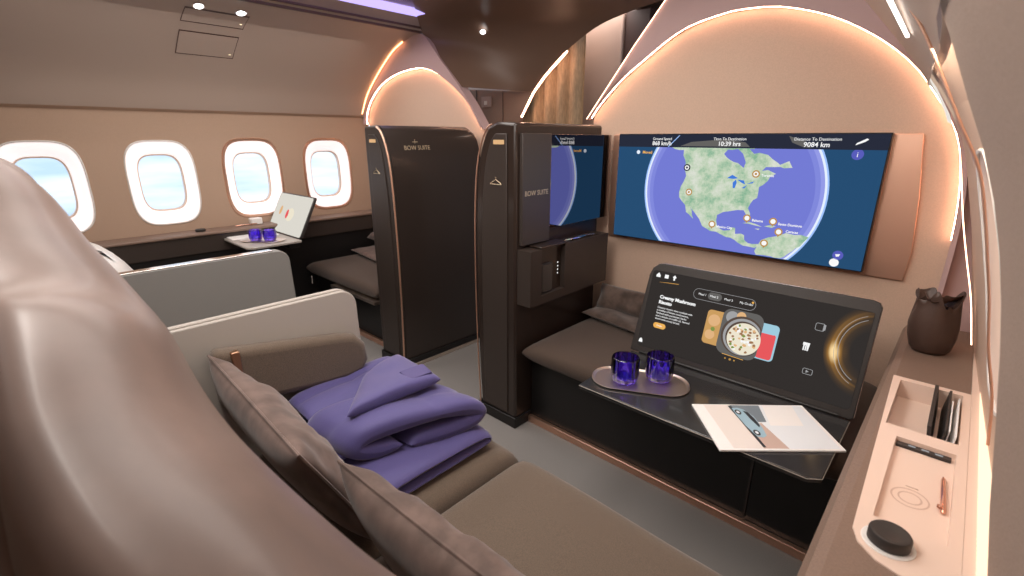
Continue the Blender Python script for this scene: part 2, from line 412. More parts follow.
# reading light bar and white panel below the right bin
b = MB().m('led_white'); b.prism([(-.181, 1.16, 1.592), (-.175, 1.16, 1.592), (-.175, 1.16, 1.588), (-.181, 1.16, 1.588)], (.006, .31, -.026)); struct(b.build('trim_5'))
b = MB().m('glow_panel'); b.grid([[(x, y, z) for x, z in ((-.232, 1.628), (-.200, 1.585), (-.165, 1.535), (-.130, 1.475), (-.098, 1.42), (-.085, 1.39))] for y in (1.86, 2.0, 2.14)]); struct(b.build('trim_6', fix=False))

# ---- front bulkheads with their lit arches
RA = [(-1.512, 1.445), (-1.456, 1.515), (-1.348, 1.615), (-1.247, 1.685), (-1.064, 1.795), (-.896, 1.834), (-.799, 1.839), (-.695, 1.831), (-.6, 1.808), (-.497, 1.77), (-.405, 1.722), (-.308, 1.657), (-.215, 1.573), (-.14, 1.475), (-.085, 1.391), (-.053, 1.315), (-.034, 1.235), (-.020, 1.134), (-.013, 1.03), (-.012, .94), (-.013, .76)]
LA = [(-3.699, 1.45), (-3.690, 1.522), (-3.605, 1.631), (-3.447, 1.73), (-3.238, 1.791), (-2.992, 1.81), (-2.825, 1.783), (-2.671, 1.71), (-2.526, 1.616), (-2.433, 1.528), (-2.344, 1.406)]
def bulkhead(name, A, outer, x0, x1):
    P = smooth_path([(x, 0, z) for x, z in A], 5)
    b = MB().m('arch_fabric')
    pts = [(x0, 2.235, 0)] + [(p.x, 2.235, p.z) for p in P] + [(x1, 2.235, 0)]
    b.prism(pts, (0, .03, 0)); struct(b.build(name))
    # hood between arch and its outer line
    O = smooth_path([(x, 0, z) for x, z in outer], 6)
    def res(Q, n):
        L = [0]
        for a, c in zip(Q, Q[1:]): L.append(L[-1] + (c - a).length)
        out = []
        for k in range(n):
            d = L[-1] * k / (n-1); i = max(j for j in range(len(L)) if L[j] <= d + 1e-9); i = min(i, len(Q)-2)
            t = (d - L[i]) / max(1e-9, L[i+1]-L[i]); out.append(Q[i].lerp(Q[i+1], t))
        return out
    a_, o_ = res(P, 40), res(O, 40)
    return P, a_, o_
P, a_, o_ = bulkhead('wall_front', RA, [(-1.53, 1.435), (-1.278, 1.748), (-1.132, 1.922), (-1.03, 2.03), (-.75, 2.02), (-.55, 1.915), (-.402, 1.803), (-.311, 1.705), (-.204, 1.582), (-.125, 1.478), (-.070, 1.391), (-.038, 1.315), (-.018, 1.235), (-.004, 1.134), (.002, 1.03), (.003, .94), (.002, .76)], -1.512, -.013)
b = MB().m('hood'); b.grid([[(p.x, 2.235, p.z) for p in a_], [(p.x, 2.205, p.z) for p in a_], [(p.x, 2.19, p.z) for p in o_], [(p.x, 2.26, p.z) for p in o_]])
b.box((-.02, 2.24, 0), (.16, 2.27, 1.4)); struct(b.build('trim_7', angle=60))
b = MB().m('led'); b.tube([(p.x, 2.214, p.z) for p in P if p.z > 1.0 or p.x < -1], .0030, 6); struct(b.build('trim_8'))
b = MB().m('led_soft'); b.tube([(-1.522, 2.185, 1.44), (-1.278, 2.185, 1.751), (-1.132, 2.185, 1.925), (-1.03, 2.185, 2.03)], .002, 6); struct(b.build('trim_9'))
P, a_, o_ = bulkhead('wall_front', LA, [(-3.72, 1.45), (-3.70, 1.515), (-3.60, 1.665), (-3.44, 1.80), (-3.22, 1.935), (-3.03, 2.0), (-2.883, 2.01), (-2.714, 1.85), (-2.524, 1.665), (-2.40, 1.53), (-2.30, 1.40)], -3.76, -2.344)
b = MB().m('hood'); b.grid([[(p.x, 2.235, p.z) for p in a_], [(p.x, 2.205, p.z) for p in a_], [(p.x, 2.19, p.z) for p in o_], [(p.x, 2.26, p.z) for p in o_]]); struct(b.build('trim_10', angle=60))
b = MB().m('led'); b.tube([(p.x, 2.214, p.z) for p in P], .0036, 6); struct(b.build('trim_11'))
b = MB().m('led_orange'); b.tube(smooth_path([(-3.69, 2.17, 1.53), (-3.59, 2.17, 1.665), (-3.43, 2.17, 1.795), (-3.22, 2.17, 1.928), (-3.08, 2.17, 1.98)], 4), .004, 6); struct(b.build('trim_12'))
# vertical LED between bulkhead and right wall, and ribbed light strip along the console
b = MB().m('led_soft'); b.tube(smooth_path([(-.035, 2.05, 1.26), (.002, 2.05, 1.105), (.036, 2.05, .983), (.072, 2.05, .858), (.104, 2.05, .712)], 5), .0018, 6); struct(b.build('trim_13'))
b = MB().m('cream'); b.box((.1125, .3, .690), (.150, 2.0, .703))
b.m('led_comb')
for k in range(110): b.box((.128, .55 + k * .013, .702), (.150, .556 + k * .013, .711))
struct(b.build('trim_14'))

# ---- vault over the aisle, beyond the bulkheads
A = [(-2.298, 2.2, 1.423), (-2.524, 2.2, 1.658), (-2.714, 2.2, 1.846), (-2.875, 2.2, 1.995), (-2.80, 2.1, 2.08), (-2.51, 1.85, 2.11), (-2.2, 1.6, 2.11), (-1.3, 1.6, 2.11)]
B = [(-2.357, 2.6, 1.483), (-2.25, 2.6, 1.637), (-2.15, 2.6, 1.733), (-1.972, 2.6, 1.862), (-1.747, 2.6, 1.966), (-1.497, 2.6, 2.014), (-1.327, 2.6, 2.034), (-.95, 2.6, 2.08)]
a_, b_ = smooth_path(A[1:], 6), smooth_path(B[1:], 6)
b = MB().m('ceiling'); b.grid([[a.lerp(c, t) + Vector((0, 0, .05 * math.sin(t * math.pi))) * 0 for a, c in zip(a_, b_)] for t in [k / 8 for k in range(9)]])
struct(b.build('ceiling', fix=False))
b = MB().m('bulk'); b.prism([(-3.0, 2.6, 0), (-3.0, 2.6, 1.70), (-2.25, 2.6, 1.637), (-2.357, 2.6, 1.483), (-2.40, 2.6, 1.3), (-2.42, 2.6, 0)], (0, .03, 0))
b.m('dark_galley'); b.box((-2.80, 2.595, 0), (-2.796, 2.6, 1.68)); b.box((-2.53, 2.595, 0), (-2.526, 2.6, 1.66))
b.m('galley'); b.box((-2.742, 2.592, 1.56), (-2.64, 2.6, 1.63)); b.m('pale_gold'); b.box((-2.71, 2.588, 1.575), (-2.68, 2.592, 1.60)); struct(b.build('wall_aisle', bevel=.0015))
b = MB().m('led'); b.tube([(-2.357, 2.605, 1.483), (-2.25, 2.605, 1.634), (-2.15, 2.605, 1.73), (-1.982, 2.605, 1.855)], .006, 6); struct(b.build('trim_15'))
# galley seen through the opening
b = MB().m('curtain'); rows = []
for z in (0, .6, 1.2, 1.8, 2.12):
    rows.append([(-2.60 + k * .007, 2.74 - .045 * abs(math.sin(k * .20)), z) for k in range(97)])
b.grid(rows); tag(b.build('fluted_screen', angle=80), 'tan fluted fabric screen lit from above beyond the aisle ceiling', 'screen')
b = MB().m('galley'); b.box((-2.13, 2.93, 0), (-1.80, 3.4, 2.15)); tag(b.build('galley_cabinet', bevel=.01), 'plain dusty pink galley cabinet beside the fluted screen', 'cabinet')
b = MB().m('dark_galley'); b.box((-1.795, 2.95, 1.72), (-1.62, 3.3, 2.10)); b.m('galley'); b.box((-1.795, 3.0, 0), (-.8, 3.35, 1.71)); tag(b.build('galley_locker', bevel=.008), 'dark reddish brown open locker at right of the pink galley cabinet', 'locker')
b = MB().m('galley'); b.box((-3.9, 3.42, 0), (.4, 3.45, 2.4)); struct(b.build('wall_galley'))
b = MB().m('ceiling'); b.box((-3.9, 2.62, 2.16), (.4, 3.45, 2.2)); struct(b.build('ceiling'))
b = MB().m('bulk'); b.box((-3.9, -.9, 0), (.45, -.85, 2.15)); struct(b.build('wall_rear'))

# ---- service panels and downlights in the left bin
def on_bin(y, z, off=0):
    # point on the left bin face at height z
    for a, c in zip(Lp, Lp[1:]):
        if a.z <= z <= c.z:
            t = (z - a.z) / (c.z - a.z); n = Vector((c.z - a.z, 0, -(c.x - a.x))).normalized()
            q = a.lerp(c, t) + n * off; return (q.x, y, q.z)
    return (Lp[-1].x, y, Lp[-1].z)
def bin_panel(y0, y1, z0, z1, label, lab=None):
    b = MB().m('shell_dark'); zz = [z0 + (z1 - z0) * k / 4 for k in range(5)]
    b.grid([[on_bin(y, z, .0015) for y in (y0, y1)] for z in zz])
    t = tag(b.build('service_panel', fix=False), label, 'panel', 'service panels in the overhead bin')
    b = MB().m('bin'); g = .004; zz = [z0 + g + (z1 - z0 - 2*g) * k / 4 for k in range(5)]
    b.grid([[on_bin(y, z, .003) for y in (y0 + g, y1 - g)] for z in zz]); p = b.build('cover', t, fix=False)
    p.matrix_parent_inverse = t.matrix_basis.inverted()
    b = MB().m('gold_print'); q = on_bin(y1 - .03, z0 + .018, .005); b.box((q[0], q[1], q[2]), (q[0]+.004, q[1]+.012, q[2]+.008)); p = b.build('label_mark', t); 
bin_panel(.875, 1.175, 1.805, 1.905, 'faint rectangular access panel in the left overhead bin, lower of two')
bin_panel(.87, 1.18, 1.937, 1.985, 'faint rectangular access panel in the left overhead bin, upper one beside the lamps')
def disc_lamp(c, nrm, r, label, group=None):
    n = Vector(nrm).normalized(); c = Vector(c); a = n.orthogonal().normalized(); d = n.cross(a)
    def ring(r_, o_): return [c + n * o_ + (a * math.cos(q) + d * math.sin(q)) * r_ for q in [2 * math.pi * k / 28 for k in range(28)]]
    t = thing('downlight', label, 'downlight', tuple(c), group)
    b = MB().m('chrome'); b.grid([ring(r*1.25, 0), ring(r*1.25, .004), ring(r*1.02, .005), ring(r, .001)], cu=True); b.build('ring', t)
    b = MB().m('lamp'); b.face([b.bm.verts.new(p) for p in ring(r, .002)]); b.build('lens', t, fix=False)
for y, lb in ((.925, 'small round downlight in the left overhead bin, further left of the two'), (1.127, 'small round downlight in the left overhead bin, right of the two')):
    disc_lamp(on_bin(y, 1.992, .001), (.35, 0, -1), .022, lb, 'downlights in the left overhead bin')
disc_lamp((-2.44, 2.33, 1.985), (.45, -.45, -.8), .016, 'small round downlight in the dark brown aisle ceiling')

# ================================================================ PARTITIONS
def partition(side):
    cx = -1.985 if side == 'R' else -1.955
    def mx(x): return x if side == 'R' else 2 * cx - x
    if side == 'R': t = thing('suite_partition', 'dark brown suite partition with small hanger symbol and smoked mirror, nearer one', 'partition', (-1.5, 1.83, 0), 'suite partitions')
    else: t = thing('suite_partition', 'dark suite partition with copper-edged door, across the aisle by left windows', 'partition', (-2.47, 1.83, 0), 'suite partitions')
    y0 = 1.49
    prof = smooth_path([(mx(x), y0, z) for x, z in [(-1.613, .05), (-1.628, .45), (-1.631, .80), (-1.623, 1.06), (-1.606, 1.22), (-1.578, 1.32), (-1.540, 1.385), (-1.49, 1.412)]], 5)
    pts = [(mx(-1.379), y0, .05)] + prof + [(mx(-1.379), y0, 1.405)]
    b = MB().m('brown_gloss' if side == 'R' else 'brown_satin'); b.prism(pts, (0, .63 if side == 'R' else .66, 0)); b.build('frame', t, bevel=.012, seg=3)
    b = MB().m('black'); pl = sorted([mx(-1.635), mx(-1.372)]); b.box((pl[0], y0 - .008, 0), (pl[1], y0 + .66, .055)); b.build('plinth', t, bevel=.004)
    # recessed face between the edge and the inner side
    b = MB().m('brown_satin'); inner = smooth_path([(mx(x), y0 - .006, z) for x, z in [(-1.578, .07), (-1.585, .45), (-1.585, .80), (-1.575, 1.06), (-1.555, 1.22), (-1.525, 1.32), (-1.49, 1.365)]], 5)
    b.prism([(mx(-1.425), y0 - .006, .07)] + inner + [(mx(-1.425), y0 - .006, 1.365)], (0, .008, 0)); b.build('end_face', t, bevel=.003)
    b = MB().m('led_white' if False else 's_peach'); xs = sorted([mx(-1.500), mx(-1.438)]); b.box((xs[0], y0 - .009, 1.322), (xs[1], y0 - .005, 1.340)); b.build('light_bar', t, bevel=.002)
    b = MB().m('gold_print'); c = mx(-1.487)
    b.tube([(c - .034, y0 - .008, 1.158), (c + .034, y0 - .008, 1.158), (c + .030, y0 - .008, 1.162), (c, y0 - .008, 1.178), (c - .030, y0 - .008, 1.162)], .0013, 5, closed=True)
    b.tube([(c, y0 - .008, 1.178), (c + .002, y0 - .008, 1.186), (c - .006, y0 - .008, 1.187)], .0011, 5); b.build('hanger_symbol', t)
    b = MB().m('copper'); off = -.004 if side == 'R' else .004
    b.tube([(p.x + off * .8, y0 - .002, p.z) for p in prof[:-2]], .0055 if side == 'L' else .0035, 8); b.build('edge_trim', t)
    return t
tR = partition('R'); tL = partition('L')
# inner side of the near partition: satin panel with lettering, smoked mirror
b = MB().m('panel_satin'); b.box((-1.382, 1.515, .90), (-1.362, 1.70, 1.366)); b.build('side_panel', tR, bevel=.002)
b = MB().m('mirror'); b.box((-1.382, 1.702, .955), (-1.364, 2.18, 1.362)); b.build('mirror_panel', tR, bevel=.001)
b = MB().m('gold_print'); b.text('BOW SUITE', .030, (-1.3615, 1.528, 1.112), (0, 1, 0), (0, 0, 1)); b.build('lettering', tR)
# door of the far partition
prof = smooth_path([(x + .06, 0, z) for x, z in [(-2.357, .03), (-2.342, .45), (-2.339, .80), (-2.347, 1.06), (-2.364, 1.22), (-2.392, 1.32), (-2.425, 1.385), (-2.46, 1.41)]], 5)
b = MB().m('door')
rows = [[(p.x + .006, y, p.z) for p in prof] for y in (1.505, 1.7, 1.9, 2.10)]
for dy, cut in ((2.13, .015), (2.15, .035), (2.158, .06)):
    rows.append([(p.x + .006, dy, min(p.z, 1.41 - cut)) for p in prof])
rows2 = [[(x - .012, y, z) for x, y, z in r] for r in rows]
b.grid(rows); b.grid(rows2); b.grid([rows[0], rows2[0]]); b.grid([rows[-1], rows2[-1]]); b.grid([[r[-1] for r in rows], [r[-1] for r in rows2]])
b.build('door', tL, angle=50)
b = MB().m('gold_print'); b.text('BOW SUITE', .034, (-2.313, 1.60, 1.283), (0, 1, 0), (-.28, 0, 1))
b.tube([(-2.328, 1.665, 1.325), (-2.328, 1.70, 1.325)], .0015, 5); b.tube([(-2.324, 1.68, 1.317), (-2.332, 1.685, 1.338)], .0012, 5); b.build('lettering', tL)
b = MB().m('pale_gold'); b.box((-2.30, 1.50, .0), (-2.268, 2.16, .022)); b.build('sill', tL, bevel=.003)

# ================================================================ WALL CONSOLE WITH HANDSET
t = thing('stowage_console', 'dark brown stowage box on the near partition below the mirror', 'console', (-1.34, 1.83, .62))
b = MB().m('brown_satin'); b.box((-1.378, 1.50, .635), (-1.30, 2.10, .885)); body = b.build('body', t)
carve(body, (-1.325, 1.575, .675), (-1.25, 1.742, .90)); carve(body, (-1.36, 1.80, .87), (-1.315, 2.06, .95))
for p in body.data.polygons: p.use_smooth = False
b = MB().m('brown_gloss'); b.box((-1.326, 1.577, .677), (-1.3245, 1.74, .884)); b.build('pocket_lining', t)
b = MB().m('brown_gloss'); b.box((-1.372, 1.57, .886), (-1.298, 1.76, .896)); b.build('lid', t, bevel=.003)
b = MB().m('s_white')
for k in range(4): b.box((-1.3245, 1.716, .745 + .017 * k), (-1.3235, 1.722, .751 + .017 * k))
b.build('indicator_lights', t)
b = MB().m('chrome'); b.tube([(-1.35, 1.80, .885), (-1.33, 1.88, .889), (-1.345, 1.97, .887)], .004, 6); b.m('rose'); b.tube([(-1.335, 1.84, .887), (-1.35, 1.92, .89), (-1.33, 2.02, .888)], .003, 6); b.build('cable', t)
t = thing('handset', 'black phone-like handset standing in the stowage box pocket', 'handset', (-1.315, 1.63, .679))
b = MB().m('charcoal'); b.prism([(-1.322, p, q) for p, q in rrect(1.628, .745, .040, .068, .010)], (.010, 0, 0)); b.build('body', t, bevel=.002)
b = MB().m('black_gloss'); b.prism([(-1.3118, p, q) for p, q in rrect(1.628, .745, .035, .062, .007)], (.001, 0, 0)); b.build('screen', t)

# ================================================================ TELEVISION
b = MB().m('copper'); pts = [(-1.376, .845), (-.115, .845), (-.108, .95), (-.125, 1.15), (-.155, 1.362), (-1.376, 1.362)]
b.prism([(x, 2.232, z) for x, z in pts], (0, -.012, 0)); tag(b.build('copper_backplate', bevel=.002), 'polished copper panel on the bulkhead behind the wide screen', 'wall panel')
t = thing('television', 'wide wall screen showing a flight map of North America on a globe', 'television', (-.775, 2.2, .866))
b = MB().m('black'); b.box((-1.320, 2.183, .862), (-.236, 2.219, 1.366)); b.build('housing', t, bevel=.002)
Yt = 2.182
def flat(b, pts, d=0, y=Yt): b.face([b.bm.verts.new((x, y - d, z)) for x, z in pts])
def clipz(pts, z0=.868, z1=1.304):
    def cl(P, f, g):
        o = []
        for i in range(len(P)):
            a, c = P[i-1], P[i]
            if f(a) != f(c): o.append(g(a, c))
            if f(c): o.append(c)
        return o
    def at(zz): return lambda a, c: (a[0] + (c[0]-a[0]) * (zz-a[1]) / (c[1]-a[1]), zz)
    return cl(cl(pts, lambda p: p[1] >= z0, at(z0)), lambda p: p[1] <= z1, at(z1))
def circ(cx, cz, r, n=96): return [(cx + r * math.cos(2*math.pi*k/n), cz + r * math.sin(2*math.pi*k/n)) for k in range(n)]
b = MB().m('s_sky'); flat(b, [(-1.318, .866), (-.240, .866), (-.240, 1.362), (-1.318, 1.362)])
GX, GZ, GR = -.776, 1.125, .381
M['s_haze'] = light_mat('screen_haze', (.30, .33, .80), 1); M['s_haze_thin'] = light_mat('screen_haze_thin', (.22, .25, .72), 1)
for k, (nm, r) in enumerate((('s_halo', GR + .004), ('s_rim', GR - .002), ('s_haze', GR - .010), ('s_haze_thin', GR - .024), ('s_sea', GR - .042))):
    b.m(nm); flat(b, clipz(circ(GX, GZ, r), .868, 1.361), .0002 * (k + 1))
scr = b.build('screen', t, fix=False, smooth=False)
NA = [(-1.04,1.307),(-.981,1.295),(-.971,1.252),(-.972,1.216),(-.959,1.181),(-.978,1.135),(-.984,1.108),(-.971,1.072),(-.949,1.051),(-.941,1.019),(-.904,.991),(-.912,1.01),(-.926,1.045),(-.90,1.02),(-.876,.994),(-.859,.964),(-.82,.946),(-.774,.938),(-.73,.928),(-.694,.910),(-.651,.900),(-.623,.898),(-.604,.918),(-.636,.913),(-.67,.926),(-.673,.947),(-.711,.947),(-.714,.973),(-.736,.974),(-.734,.961),(-.763,.955),(-.791,.968),(-.799,.994),(-.798,1.021),(-.774,1.036),(-.741,1.044),(-.716,1.051),(-.689,1.052),(-.679,1.037),(-.664,1.020),(-.661,1.039),(-.673,1.063),(-.666,1.083),(-.658,1.098),(-.643,1.108),(-.642,1.153),(-.628,1.162),(-.606,1.196),(-.586,1.209),(-.618,1.223),(-.64,1.218),(-.627,1.234),(-.598,1.235),(-.568,1.237),(-.585,1.252),(-.607,1.266),(-.626,1.282),(-.658,1.289),(-.679,1.304),(-.75,1.345),(-.86,1.355),(-1.0,1.35),(-1.06,1.325)]
SAm = [(-.615,.87),(-.623,.885),(-.615,.908),(-.603,.935),(-.577,.95),(-.542,.961),(-.513,.977),(-.483,.973),(-.458,.976),(-.43,.970),(-.455,.930),(-.507,.878),(-.52,.87)]
def jag(P, amp=.006):
    o = []
    for i in range(len(P)):
        a, c = Vector(P[i]), Vector(P[(i+1) % len(P)]); n = max(1, int((c - a).length / .018))
        for k in range(n):
            q = a.lerp(c, k / n)
            if k: q += Vector((random.uniform(-amp, amp), random.uniform(-amp, amp)))
            o.append((q.x, q.y))
    return o
b = MB().m('s_land'); flat(b, jag(NA), .0012); flat(b, jag(SAm, .003), .0012)
for P in ([(-.69, .997), (-.66, 1.005), (-.635, 1.0), (-.605, .990), (-.64, .994), (-.665, .998)], [(-.60, .994), (-.58, 1.001), (-.555, 1.0), (-.57, .991)], [(-.635, .98), (-.615, .982), (-.62, .976)],
          [(-.585, 1.24), (-.545, 1.26), (-.53, 1.235), (-.56, 1.232)], [(-.56, 1.355), (-.50, 1.33), (-.48, 1.305), (-.505, 1.31), (-.545, 1.325)]): flat(b, P, .0012)
b.m('s_sea'); flat(b, jag([(-.801,1.282),(-.773,1.258),(-.739,1.246),(-.713,1.227),(-.708,1.25),(-.724,1.285),(-.746,1.303),(-.787,1.300)], .003), .0016)
flat(b, [(-.70,1.304),(-.68,1.285),(-.655,1.29),(-.66,1.304)], .0016)
b.m('s_lake')
for P in ([(-.776,1.182),(-.755,1.197),(-.73,1.184),(-.748,1.180)], [(-.747,1.142),(-.75,1.165),(-.738,1.178),(-.733,1.165),(-.739,1.142)], [(-.733,1.178),(-.705,1.176),(-.698,1.160),(-.712,1.165)], [(-.71,1.145),(-.69,1.158),(-.70,1.143)], [(-.692,1.163),(-.664,1.175),(-.67,1.166)]): flat(b, P, .0016)
b.build('map_land', t, fix=False, smooth=False)
b = MB().m('s_bar'); flat(b, [(-1.318, 1.306), (-.240, 1.306), (-.240, 1.362), (-1.318, 1.362)], .0022)
b.m('s_line'); flat(b, [(-.56, 1.355), (-.50, 1.335), (-.478, 1.311), (-.505, 1.314), (-.545, 1.33)], .0025); flat(b, [(-1.0,1.312),(-.95,1.33),(-.80,1.342),(-.72,1.33),(-.70,1.312)], .0025)
b.m('s_halo'); b.prism([(-1.06, Yt - .0026, 1.308), (-1.01, Yt - .0026, 1.358), (-1.005, Yt - .0026, 1.358), (-1.055, Yt - .0026, 1.308)], (0, -.0002, 0))
b.build('status_bar', t, fix=False, smooth=False)
X_, Z_ = (1, 0, 0), (0, 0, 1)
for s_, sz, x, z in (('Ground Speed', .016, -1.090, 1.338), ('868 km/h', .025, -1.090, 1.315), ('Time To Destination', .016, -.785, 1.338), ('10:39 hrs', .025, -.785, 1.315), ('Distance To Destination', .016, -.461, 1.338), ('9084 km', .025, -.461, 1.315)):
    b = MB().m('s_white'); b.text(s_, sz, (x, Yt - .003, z), X_, Z_, 'CENTER', bold=.0004 if sz > .02 else 0); b.build('readout', t, fix=False, smooth=False)
for s_, x, z in (('Toronto', -.640, 1.196), ('Mexico City', -.795, .966), ('Bahama', -.650, 1.010), ('Santo Domingo', -.548, 1.006), ('Caracas', -.515, .979)):
    b = MB().m('s_white'); b.text(s_, .014, (x, Yt - .003, z), X_, Z_, bold=.0003); b.build('place_name', t, fix=False, smooth=False)
b = MB(); b.m('s_orange').text('Moved', .018, (-1.185, Yt - .003, 1.276), X_, Z_, bold=.0004); b.build('status_text', t, fix=False, smooth=False)
def ui(name, b): b.build(name, t, fix=False, smooth=False)
b = MB().m('s_rim'); flat(b, circ(-1.208, 1.282, .009, 20), .002); ui('status_dot', b)
b = MB().m('s_button'); flat(b, circ(-.325, 1.290, .019, 28), .002); b.m('s_white').text('i', .026, (-.325, Yt - .003, 1.281), X_, Z_, 'CENTER'); ui('info_button', b)
b = MB().m('s_button'); flat(b, circ(-.322, .915, .018, 28), .002); b.m('s_white'); flat(b, [(-.331, .918), (-.315, .921), (-.318, .911), (-.327, .909)], .0025); ui('view_button', b)
b = MB().m('s_white'); flat(b, circ(-.33, .885, .016, 28), .002); ui('compass_button', b)
b = MB().m('s_white'); b.poly([(-.338, Yt - .003, 1.322), (-.31, Yt - .003, 1.334), (-.30, Yt - .003, 1.342), (-.306, Yt - .003, 1.346), (-.334, Yt - .003, 1.33)]); ui('plane_symbol', b)
for k, (x, z) in enumerate([(-.958,1.219),(-.937,1.111),(-.661,1.205),(-.815,.978),(-.671,1.021),(-.568,1.018),(-.541,.978),(-.589,.924)]):
    b = MB().m('s_bar' if k == 0 else 's_gold'); flat(b, circ(x, z, .0155, 28), .002 + .0001 * k)
    b.m('s_white'); flat(b, circ(x, z, .010, 24), .003)
    if k < 3: b.m('s_bar' if k == 0 else 's_gold'); flat(b, circ(x, z, .005, 20), .0034)
    elif k != 2: b.m('s_gold'); flat(b, [(x - .004, z - .0145), (x + .004, z - .0145), (x, z - .022)], .0024)
    ui('map_marker', b)

# ================================================================ OTTOMAN BENCHES
def ottoman(x0, x1, label, group='footrest benches'):
    t = thing('ottoman_bench', label, 'bench', ((x0+x1)/2, 1.87, 0), group)
    b = MB().m('black'); b.box((x0, 1.60, .0), (x1, 2.225, .34)); b.build('base', t, bevel=.004)
    b = MB().m('copper'); b.box((x0, 1.578, .0), (x1, 1.60, .035)); b.build('kick_strip', t, bevel=.003)
    b = MB().m('bench_fabric'); b.soft([(x0 + .005, 1.52, .395), (x1 - .005, 1.52, .395), (x1 - .005, 2.21, .395), (x0 + .005, 2.21, .395)], .05, (0, 0, 1), p=14, q=2.2, n=26,
        fn=lambda u, v, P: .006 * math.sin(u * 5) * math.sin(v * 4)); b.build('cushion', t)
    return t
o = ottoman(-1.372, -.085, 'brown cushioned footrest bench between near partition and tilted touch display')
b = MB().m('brown_gloss'); b.box((-.36, 1.592, .04), (-.352, 1.601, .338)); b.build('seam', o); 
o = ottoman(-3.60, -2.60, 'brown cushioned footrest bench by the left windows, behind grey shell')
b = MB().m('pale_gold'); b.box((-3.2, 1.51, .325), (-2.62, 1.60, .345)); b.build('rail', o)
b = MB().m('chrome'); b.tube([(-3.47, 1.50, .30), (-3.47, 1.50, .36)], .006, 8); b.build('strap_buckle', o)
def folds(amp, f1, f2):
    return lambda u, v, P: amp * math.sin(u * f1 + 2 * math.sin(v * 3)) * math.sin(v * f2 + 1.3 * u)
def cushion(name, label, cat, c4, h, nrm, m, group=None, p=3, q=2, fn=None, piping=None, n=28, pinch=.05, cord=.003):
    t = thing(name, label, cat, tuple(sum((Vector(c) for c in c4), Vector()) / 4 - Vector((0,0,h))), group)
    b = MB().m(m); b.soft(c4, h, nrm, p=p, q=q, n=n, fn=fn, pinch=pinch); b.build('cover', t)
    if piping:
        A, B, C_, D = [Vector(c) for c in c4]; P = []
        for k in range(80):
            s = 4 * k / 80; e = int(s); f = (s - e); 
            u, v = [(f*2-1, -1), (1, f*2-1), (1-f*2, 1), (-1, 1-f*2)][e]
            uu = u * (1 - pinch * (1 - v*v)); vv = v * (1 - pinch * (1 - u*u)); a, c = (uu+1)/2, (vv+1)/2
            P.append(A*(1-a)*(1-c) + B*a*(1-c) + C_*a*c + D*(1-a)*c)
        b = MB().m(piping); b.tube(P, cord, 6, closed=True); b.build('piping', t)
    return t
cushion('bolster_pillow', 'dark brown rolled pillow on near bench against the bulkhead', 'pillow', [(-1.34, 2.09, .47), (-.98, 2.09, .47), (-1.0, 2.17, .59), (-1.36, 2.17, .59)], .055, (0, -.8, .5), 'velvet_dark', 'pillows on the near bench', fn=folds(.006, 12, 9), p=5, piping='velvet_dark')
cushion('flat_pillow', 'dark brown flat pillow on near bench in front of the roll', 'pillow', [(-1.36, 1.99, .47), (-1.0, 1.93, .47), (-1.0, 2.12, .47), (-1.36, 2.15, .47)], .025, (0, 0, 1), 'velvet_dark', 'pillows on the near bench', fn=folds(.004, 9, 7), piping='velvet_dark')
cushion('bolster_pillow', 'brown rolled pillow on bench by left windows, upper of two', 'pillow', [(-3.56, 2.04, .56), (-2.75, 1.98, .53), (-2.78, 2.14, .64), (-3.56, 2.17, .64)], .05, (0, -.6, .8), 'velvet', 'pillows on the left bench', fn=folds(.006, 10, 8), piping='velvet_dark')
cushion('flat_pillow', 'brown flat pillow on bench by left windows, lower of two', 'pillow', [(-3.58, 1.90, .475), (-2.75, 1.78, .47), (-2.75, 2.05, .475), (-3.58, 2.13, .48)], .028, (0, 0, 1), 'velvet', 'pillows on the left bench', fn=folds(.004, 9, 7), piping='velvet_dark')

# ================================================================ DINING TABLE AND TOUCH DISPLAY
def table(label, x0, x1, y0, y1, z, m='black_gloss', ch=.03, post=None):
    t = thing('meal_table', label, 'table', ((x0+x1)/2, (y0+y1)/2, 0), 'meal tables')
    b = MB().m(m); b.prism([(x0, y0, z - .016), (x1 - ch, y0, z - .016), (x1, y0 + ch * .8, z - .016), (x1, y1, z - .016), (x0 - .01, y1, z - .016)], (0, 0, .016)); b.build('table_top', t, bevel=.002)
    b = MB().m('shell' if m == 'black_gloss' else 'white'); b.tube([(x0, y0 - .0005, z - .004), (x1 - ch, y0 - .0005, z - .004), (x1 + .0005, y0 + ch * .8, z - .004), (x1 + .0005, y1, z - .004)], .0014, 5); b.build('edge_trim', t)
    b = MB().m('black'); b.box((x0 + .04, y0 + .26, z - .052), (x1 - .03, y1 - .005, z - .016)); b.build('tray_slide', t, bevel=.004)
    if post: b = MB().m('black'); b.box((post[0], y0 + .16, 0), (post[1], y1 - .03, z - .05)); b.build('pedestal', t, bevel=.006)
    return t
table('glossy black table holding tray and brochure, in front of near touch display', -.885, -.128, 1.297, 1.685, .50, post=None)
t = thing('touch_display', 'large tilted touch display showing a mushroom risotto menu', 'monitor', (-.51, 1.69, .50))
Mt = Vector((0, .30429564, .95257764)); Mn = Vector((0, -.95257764, .30429564)); Mo = Vector((0, 1.685, .50))
def mp_(x, s, d=0): return Mo + Vector((x, 0, 0)) + Mt * s + Mn * d
def mflat(b, pts, d=.001): b.face([b.bm.verts.new(mp_(x, s, d)) for x, s in pts])
out_ = [(-.905, .004), (-.895, .32), (-.885, .355), (-.862, .376), (-.84, .380), (-.15, .386), (-.13, .380), (-.122, .365), (-.120, .012), (-.128, .002)]
b = MB().m('charcoal'); b.prism([mp_(x, s, 0) for x, s in out_], -Mn * .022); b.build('housing', t, bevel=.004, seg=3)
